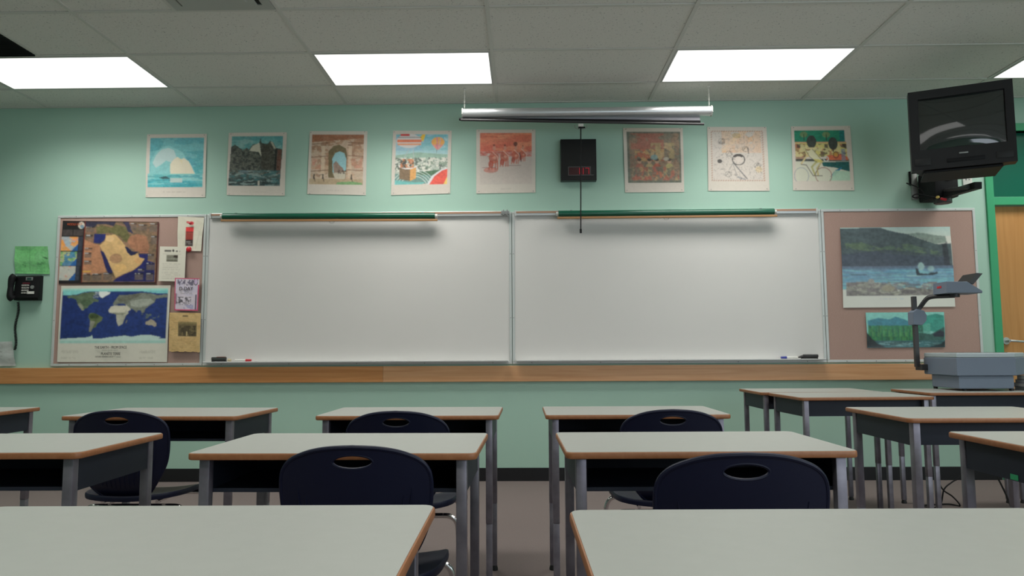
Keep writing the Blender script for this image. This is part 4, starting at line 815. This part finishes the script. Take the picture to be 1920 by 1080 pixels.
MB().tube([(.065, -.20, -.062), (.10, -.215, -.075)], .010, 8).build('red_plug', M['redcap'], t)
MB().tube([(.05, -.20, -.05), (.03, -.22, -.055)], .010, 8).build('yellow_plug', mat('yellow_plastic', (.6, .45, .12, 1), .5), t)

# ------------------------------------------------------------------ desks
W, D_, ZD = .755, .4656, .7357
def make_desk():
    t = thing('school_desk', '', 'desk')
    hw, hd = W/2, D_/2
    MB().prism(rrect(-hw, hw, -hd, hd, .022), 'z', ZD-.018, ZD-.0005, .004).build('edge_band', M['edge'], t)
    MB().prism(rrect(-hw+.0035, hw-.0035, -hd+.0035, hd-.0035, .0195), 'z', ZD-.002, ZD).build('desktop', M['laminate'], t, False)
    bx, by, z0, z1, s = hw-.030, hd-.052, ZD-.107, ZD-.0182, .002
    f = MB()
    f.box(-bx, bx, -by, by, z0, z0+s).box(-bx, bx, by-s, by, z0+s, z1).box(-bx, -bx+s, -by, by-s, z0+s, z1).box(bx-s, bx, -by, by-s, z0+s, z1).box(-bx+s, bx-s, -by, by-s, z1-s, z1)
    f.box(-bx, bx, -by-.004, -by, z0, z0+.010).build('book_box', M['boxsteel'], t, False)
    for sx in (-1, 1):
        for sy in (-1, 1):
            x, y = sx*(hw-.041), sy*(hd-.034); l = MB().box(x-.0135, x+.0135, y-.0135, y+.0135, .30, ZD-.0182, .002).box(x-.0127, x+.0127, y-.0127, y+.0127, .022, .2995, .0015)
            lg = l.build('leg', M['leg'], t)
            MB().tube([(x, y, 0), (x, y, .008), (x, y, .0218)], [.016, .016, .012], 14).build('foot', M['foot'], lg)
    return t
DG = 'grey topped school desks with tan edges'
desk_spots = [
 (-.4061, -3.5628, -.016, 1, 'grey topped desk in the second row, left of the aisle, chair tucked in front'),
 (.5700, -3.5519, .016, 1, 'grey topped desk in the second row, right of the aisle'),
 (-.3893, -2.4709, -.009, 1, 'grey topped desk in the third row just left of the aisle'),
 (.5534, -2.4678, .003, 1, 'grey topped desk in the third row just right of the aisle'),
 (-1.4583, -2.4488, -.0425, 1, 'grey topped desk behind the leftmost chair, third row'),
 (-1.4596, -3.535, .0086, 1, 'grey topped desk at the left edge of the second row'),
 (-.4352, -4.656, .0098, 1, 'nearest grey topped desk at the bottom left of the photo'),
 (.5420, -4.690, .012, 1, 'nearest grey topped desk at the bottom right of the photo'),
 (-2.650, -2.37, 0, 1, 'grey topped desk cut by the left edge of the photo in the far row'),
 (1.925, -.93, .0, 1, 'farthest grey topped desk on the right, against the wall side'),
 (1.965, -1.415, .05, 1, 'grey topped desk pushed against the farthest right desk, nearer the room'),
 (2.89, -1.04, .0, 1, 'grey topped desk that carries the overhead projector'),
 (3.655, -1.04, .0, 1, 'grey topped desk right of the projector desk, carrying the books'),
 (1.915, -2.62, .0, 1.2, 'grey topped desk at the right with cables hanging behind it'),
 (1.80, -3.57, .0, 1, 'grey topped desk with black side panel cut by the right edge of the photo'),
]
proto = make_desk()
for i, (x, y, r, sy, lab) in enumerate(desk_spots):
    o = proto if i == 0 else copy_tree(proto)
    o.location = (x, y, 0); o.rotation_euler = (0, 0, r+(PI if x > 1.2 else 0)); o.scale = (1, sy, 1)   # the right hand group faces the other way
    o['label'] = lab; o['group'] = DG
q = at(1897, 893, -3.8)
tag(MB().box(-.0012, 0, -.016, .016, -.009, .006).build('sticker', M['plastertag'], smooth=False), 'small green sticker on the black side panel of the desk at the right edge', 'sticker').location = (1.80-W/2+.0298, -3.605, .6400)

# ------------------------------------------------------------------ chairs
def back_mesh():
    half = [(0, .766), (.06, .763), (.11, .755), (.150, .742), (.176, .728), (.194, .708), (.202, .68), (.203, .645), (.199, .60), (.190, .555), (.173, .515), (.152, .48), (.13, .45), (.105, .425), (.07, .410), (0, .403)]
    pts = catmull([(x, z, 0) for x, z in half], 5); out = [(p.x, p.y) for p in pts]; outline = out+[(-x, z) for x, z in out[-2:0:-1]]
    holes = [[(.053*math.cos(u), .727+.0175*math.sin(u)) for u in [2*PI*k/28 for k in range(28)]]]
    V = []; E = []
    for lp in [outline]+holes:
        s = len(V); V += [Vector(p) for p in lp]; E += [(s+i, s+(i+1) % len(lp)) for i in range(len(lp))]
    def inside(p, lp):
        c = False; n_ = len(lp)
        for i in range(n_):
            (x1_, y1_), (x2_, y2_) = lp[i], lp[(i+1) % n_]
            if (y1_ > p[1]) != (y2_ > p[1]) and p[0] < (x2_-x1_)*(p[1]-y1_)/(y2_-y1_)+x1_: c = not c
        return c
    for i in range(-13, 14):
        for j in range(24):
            p = (i*.0155+.0004*j, .405+j*.0155)
            if inside(p, outline) and not any(inside(p, h_) for h_ in holes): V.append(Vector(p))
    r_ = geometry.delaunay_2d_cdt(V, E, [], 0, 1e-5)
    vv = [(p.x, p.y) for p in r_[0]]; ff = []
    for fc in r_[2]:
        c = (sum(vv[k][0] for k in fc)/len(fc), sum(vv[k][1] for k in fc)/len(fc))
        if inside(c, outline) and not any(inside(c, h_) for h_ in holes): ff.append(fc)
    def warp(x, z): return (x, -.205-.062*(max(0, z-.41)/.355)**1.15+.85*x*x+.05*(max(0, .50-z)/.10)**2, z)
    def surf(x, z, y_off=0):
        q = warp(x, z); return (q[0], q[1]+y_off, q[2])
    n_ = len(vv); verts = [surf(x, z, -.0035) for x, z in vv]+[surf(x, z, .0035) for x, z in vv]
    faces = [tuple(f_) for f_ in ff]+[tuple(k+n_ for k in f_[::-1]) for f_ in ff]
    cnt = {}
    for f_ in ff:
        for k in range(len(f_)): e = (f_[k], f_[(k+1) % len(f_)]); cnt[e] = 1
    for (p_, q_) in cnt:
        if (q_, p_) not in cnt: faces.append((q_, p_, p_+n_, q_+n_))
    bm = bmesh.new(); vb = [bm.verts.new(v) for v in verts]
    for f_ in faces:
        try: bm.faces.new([vb[k] for k in f_])
        except ValueError: pass
    bmesh.ops.delete(bm, geom=[v for v in bm.verts if not v.link_faces], context='VERTS')
    bmesh.ops.recalc_face_normals(bm, faces=bm.faces[:])
    mb = MB(); mb.bm.free(); mb.bm = bm
    mb.tube([surf(x*.992, z if z < .7 else z-.002) for x, z in outline], .0062, 8, closed=True)
    mb.tube([surf(x*1.02, .727+(z-.727)*1.05) for x, z in holes[0]], .0042, 8, closed=True)
    for k in range(-7, 8):                   # raised ribs on the lower back
        x = k*.0205; zt = .592+3.2*x*x; zb = .450+2.0*x*x
        mb.tube([surf(x*(1+.06*(q-4)/4*(1 if k else 0)), zb+(zt-zb)*q/8, -.0038) for q in range(9)], [.0012]+[.0032]*6+[.0026, .0010], 6)
    return mb
def seat_mesh():
    mb = MB(); bm = mb.bm; NR, NA = 9, 48; rings = []; hw, y0, y1 = .224, -.20, .20
    cx, cy = 0, (y0+y1)/2; hd = (y1-y0)/2
    c0 = bm.verts.new((0, cy, .408))
    def top(r, a, dz=0, e=1.0):
        ca, sa = math.cos(a), math.sin(a); k = (abs(ca)**3.6+abs(sa)**3.6)**(-1/3.6)
        x, y = r*hw*k*ca*e, cy+r*hd*k*sa*e; taper = 1-.10*(1-(y-y0)/(y1-y0)); x *= taper
        z = .408+.020*(x/hw)**2+.012*max(0, (cy-y)/hd)**2-.030*max(0, (y-cy)/hd)**3
        return (x, y, z+dz)
    prof_ = [(k/NR, 0, 1) for k in range(1, NR+1)]+[(1, -.004, 1.012), (1, -.012, 1.016), (1, -.022, 1.01), (1, -.022, .985), (1, -.012, .97), (.8, -.010, 1), (.4, -.010, 1)]
    for r, dz, e in prof_: rings.append([bm.verts.new(top(r, 2*PI*k/NA, dz, e)) for k in range(NA)])
    for k in range(NA): bm.faces.new((c0, rings[0][k], rings[0][(k+1) % NA]))
    for A_, B_ in zip(rings, rings[1:]):
        for k in range(NA): bm.faces.new((A_[k], B_[k], B_[(k+1) % NA], A_[(k+1) % NA]))
    bm.faces.new(rings[-1][::-1]); bmesh.ops.recalc_face_normals(bm, faces=bm.faces[:]); return mb
def make_chair():
    t = thing('school_chair', '', 'chair')
    back_mesh().build('backrest', M['plastic'], t, True, .7)
    seat_mesh().build('seat', M['plastic'], t, True, .9)
    for y0, z0, yf in ((.135, .378, .175), (-.085, .360, -.205)):    # bent tube under the seat, front and rear
        MB().tube([(-.165, y0, z0), (.165, y0, z0)], .0098, 12).build('cross_bar', M['chrome'], t)
        for s in (-1, 1):
            l = MB().tube(catmull([(s*.1655, y0, z0), (s*.190, y0, z0-.002), (s*.212, y0, z0-.014), (s*.224, y0+.002*(1 if yf > 0 else -1), z0-.040), (s*.228, y0*.9+yf*.1, z0-.080), (s*.236, (y0+yf)/2, .18), (s*.244, yf, .016)], 6), .0098, 12).build('leg', M['chrome'], t)
            MB().ball((s*.2445, yf, .011), .015, (1, 1, .7), 12).build('glide', M['foot'], l)
    for s in (-1, 1): MB().tube([(s*.12, -.13, .386), (s*.12, .15, .390)], .008, 10).build('seat_brace', M['chrome'], t)
    return t
CG = 'navy plastic chairs with chrome legs'
CS = .95
def chair_spot(px, py, w_px, rz): # top centre of the backrest seen at px, py with apparent width
    d = .406*CS*FPX/w_px; p = at(px, py, d-CD); return (p.x, p.y+.267*CS, rz, p.z/.772)
spots = [(660, 833, 288, 0, 'navy plastic chair in the second row left of the aisle'),
         (1400, 846, 325, 0, 'largest navy plastic chair, right of the aisle before the second row desk'),
         (742, 769, 195, 0, 'navy plastic chair in the third row left of the aisle'),
         (1262, 766, 190, 0, 'navy plastic chair in the third row right of the aisle'),
         (217, 768, 181, 0, 'navy plastic chair at the far left, its ribbed back half hidden by a desk')]
proto = make_chair()
for i, (px, py, wp_, rz, lab) in enumerate(spots):
    o = proto if i == 0 else copy_tree(proto); x, y, r, zs = chair_spot(px, py, wp_, rz); print('chair', x, y, zs)
    o.location = (x, y, 0); o.scale = (CS, CS, zs); o.rotation_euler = (0, 0, r); o['label'] = lab; o['group'] = CG

# ------------------------------------------------------------------ overhead projector
t = thing('overhead_projector', 'grey overhead projector with raised arm and mirror on the right desk', 'projector', (2.985, -.95, ZD))
def foot_poly(f_, b_, s=1.0): return [(-f_*s, -.17), (f_*s, -.17), (b_*s, .08), (b_*s, .19), (-b_*s, .19), (-b_*s, .08)]
MB().prism([(-.198, -.17), (.138, -.17), (.138, .15), (-.185, .15)], 'z', .014, .094, .004).build('base', M['ohpdark'], t, False)
up = [(-.218, -.19), (.142, -.19), (.33, 0), (.33, .21), (-.20, .21)]
MB().prism(up, 'z', .0942, .206, .005).build('housing', M['ohpdark'], t, False)
MB().prism([(x*.99, y*.99) for x, y in up], 'z', .2062, .236, .006).build('platen', M['ohptop'], t, False)
MB().prism([(-.10, -.14), (.13, -.14), (.13, .14), (-.10, .14)], 'z', .2362, .2385).build('stage_glass', M['tvglass'], t, False)
for x, y in ((-.15, -.14), (.14, -.14), (-.17, .14), (.17, .14)): MB().tube([(x, y, 0), (x, y, .0138)], .013, 12).build('foot', M['foot'], t)
def L_(px, py, Y): q = at(px, py, Y); return Vector((q.x-2.985, q.y+.95, q.z-ZD))
YP = -.745
YH = -.90
a0, a1 = L_(1713, 556, YP), L_(1720, 688, YP)
MB().tube([a1, a0], .013, square=True).build('post', M['ohpblack'], t, False)
MB().box(a1.x+.005, -.196, .16, .24, .12, .16, .002).build('post_bracket', M['ohpblack'], t, False)
def pl(pts, Y, y0_, y1_, bev=0):
    return MB().prism([(L_(x, y, Y).x, L_(x, y, Y).z) for x, y in pts], 'y', y0_, y1_, bev)
pl([(1706, 586), (1714, 580), (1727, 583), (1732, 592), (1731, 602), (1724, 610), (1707, 609)], YP, .165, .235, .003).build('focus_knob_housing', M['ohpdark'], t, False)
MB().tube(catmull([L_(1716, 588, YP), L_(1726, 575, YP), L_(1738, 560, YP+(YH-YP)*.3), L_(1750, 556, YP+(YH-YP)*.5), L_(1768, 555, YP+(YH-YP)*.8), L_(1790, 554, YH)], 5), .011, 4, square=True).build('arm', M['ohpblack'], t, False)
hd = pl([(1762, 530), (1800, 530), (1828, 547), (1828, 551), (1762, 551)], YH, -.03, .13, .004).build('head', M['ohpdark'], t, False)
MB().tube([L_(1790, 552, YH)+Vector((0, 0, .002)), L_(1790, 557, YH)], .03, 20).build('lens', M['ohpblack'], t)
MB().box(L_(1762, 540, YH).x-.0015, L_(1762, 540, YH).x-.0003, .03, .08, L_(1762, 540, YH).z-.002, L_(1762, 540, YH).z+.012).build('red_label', M['redcap'], t, False)
pl([(1804, 532), (1818, 514), (1829, 515), (1812, 535)], YH, -.025, .125).build('mirror', M['ohpblack'], t, False)
# books
bx0 = at(1910, 715, -1.05).x; z = ZD
for i, (th, dx, cl) in enumerate(((.022, .0, (.55, .56, .54, 1)), (.024, -.012, (.62, .60, .58, 1)), (.020, .006, (.50, .52, .50, 1)), (.026, .018, (.62, .62, .56, 1)))):
    lab = ['bottom', 'second lowest', 'second highest', 'topmost'][i]+' pale book of the stack at the right edge beside the projector'
    o = thing('book', lab, 'book', (bx0+.14+dx, -1.06, z), .02*i, 'pale books beside the projector')
    MB().box(-.12, .12, -.085, .085, .0002, .002).box(-.12, .12, -.085, .085, th-.003, th-.001).box(.118, .12, -.085, .085, .002, th-.003).build('cover', mat('book_cover', (cl[0]*.45, cl[1]*.42, cl[2]*.55, 1), .5), o, False)
    MB().box(-.118, .1178, -.082, .082, .0022, th-.0032).build('pages', mat('book_pages', cl, .8), o, False); z += th
# cables behind the right desks
c = MB().tube(catmull([(2.985+.13, -.775, ZD+.03), (2.985+.20, -.74, ZD+.0), (3.1, -.72, .5), (2.98, -1.2, .12), (2.72, -1.7, .012), (2.62, -1.9, .012), (2.76, -1.78, .014)], 10), .005, 8)
tag(c.build('power_cord', M['black']), 'black power cord running from the projector down to the floor', 'cord')
cp = [at(x, y, Y) for x, y, Y in ((1748, 800, -1.02), (1749, 830, -1.0), (1752, 868, -1.0), (1757, 895, -1.0), (1768, 918, -1.0), (1786, 931, -.98))]
cf = [(cp[-1].x+.06, -.95, .006), (cp[-1].x+.02, -.90, .006), (cp[-1].x-.10, -.92, .006), (cp[-1].x-.20, -.95, .006), (cp[-1].x-.10, -1.0, .012)]
c = MB().tube(catmull(cp+cf+[at(1770, 918, -1.04), at(1785, 904, -1.04), at(1802, 892, -1.02), at(1812, 860, -1.0)], 8), .0045, 8)
tag(c.build('floor_cable', M['black']), 'tangled black cable hanging and coiling on the carpet under the right desks', 'cable')
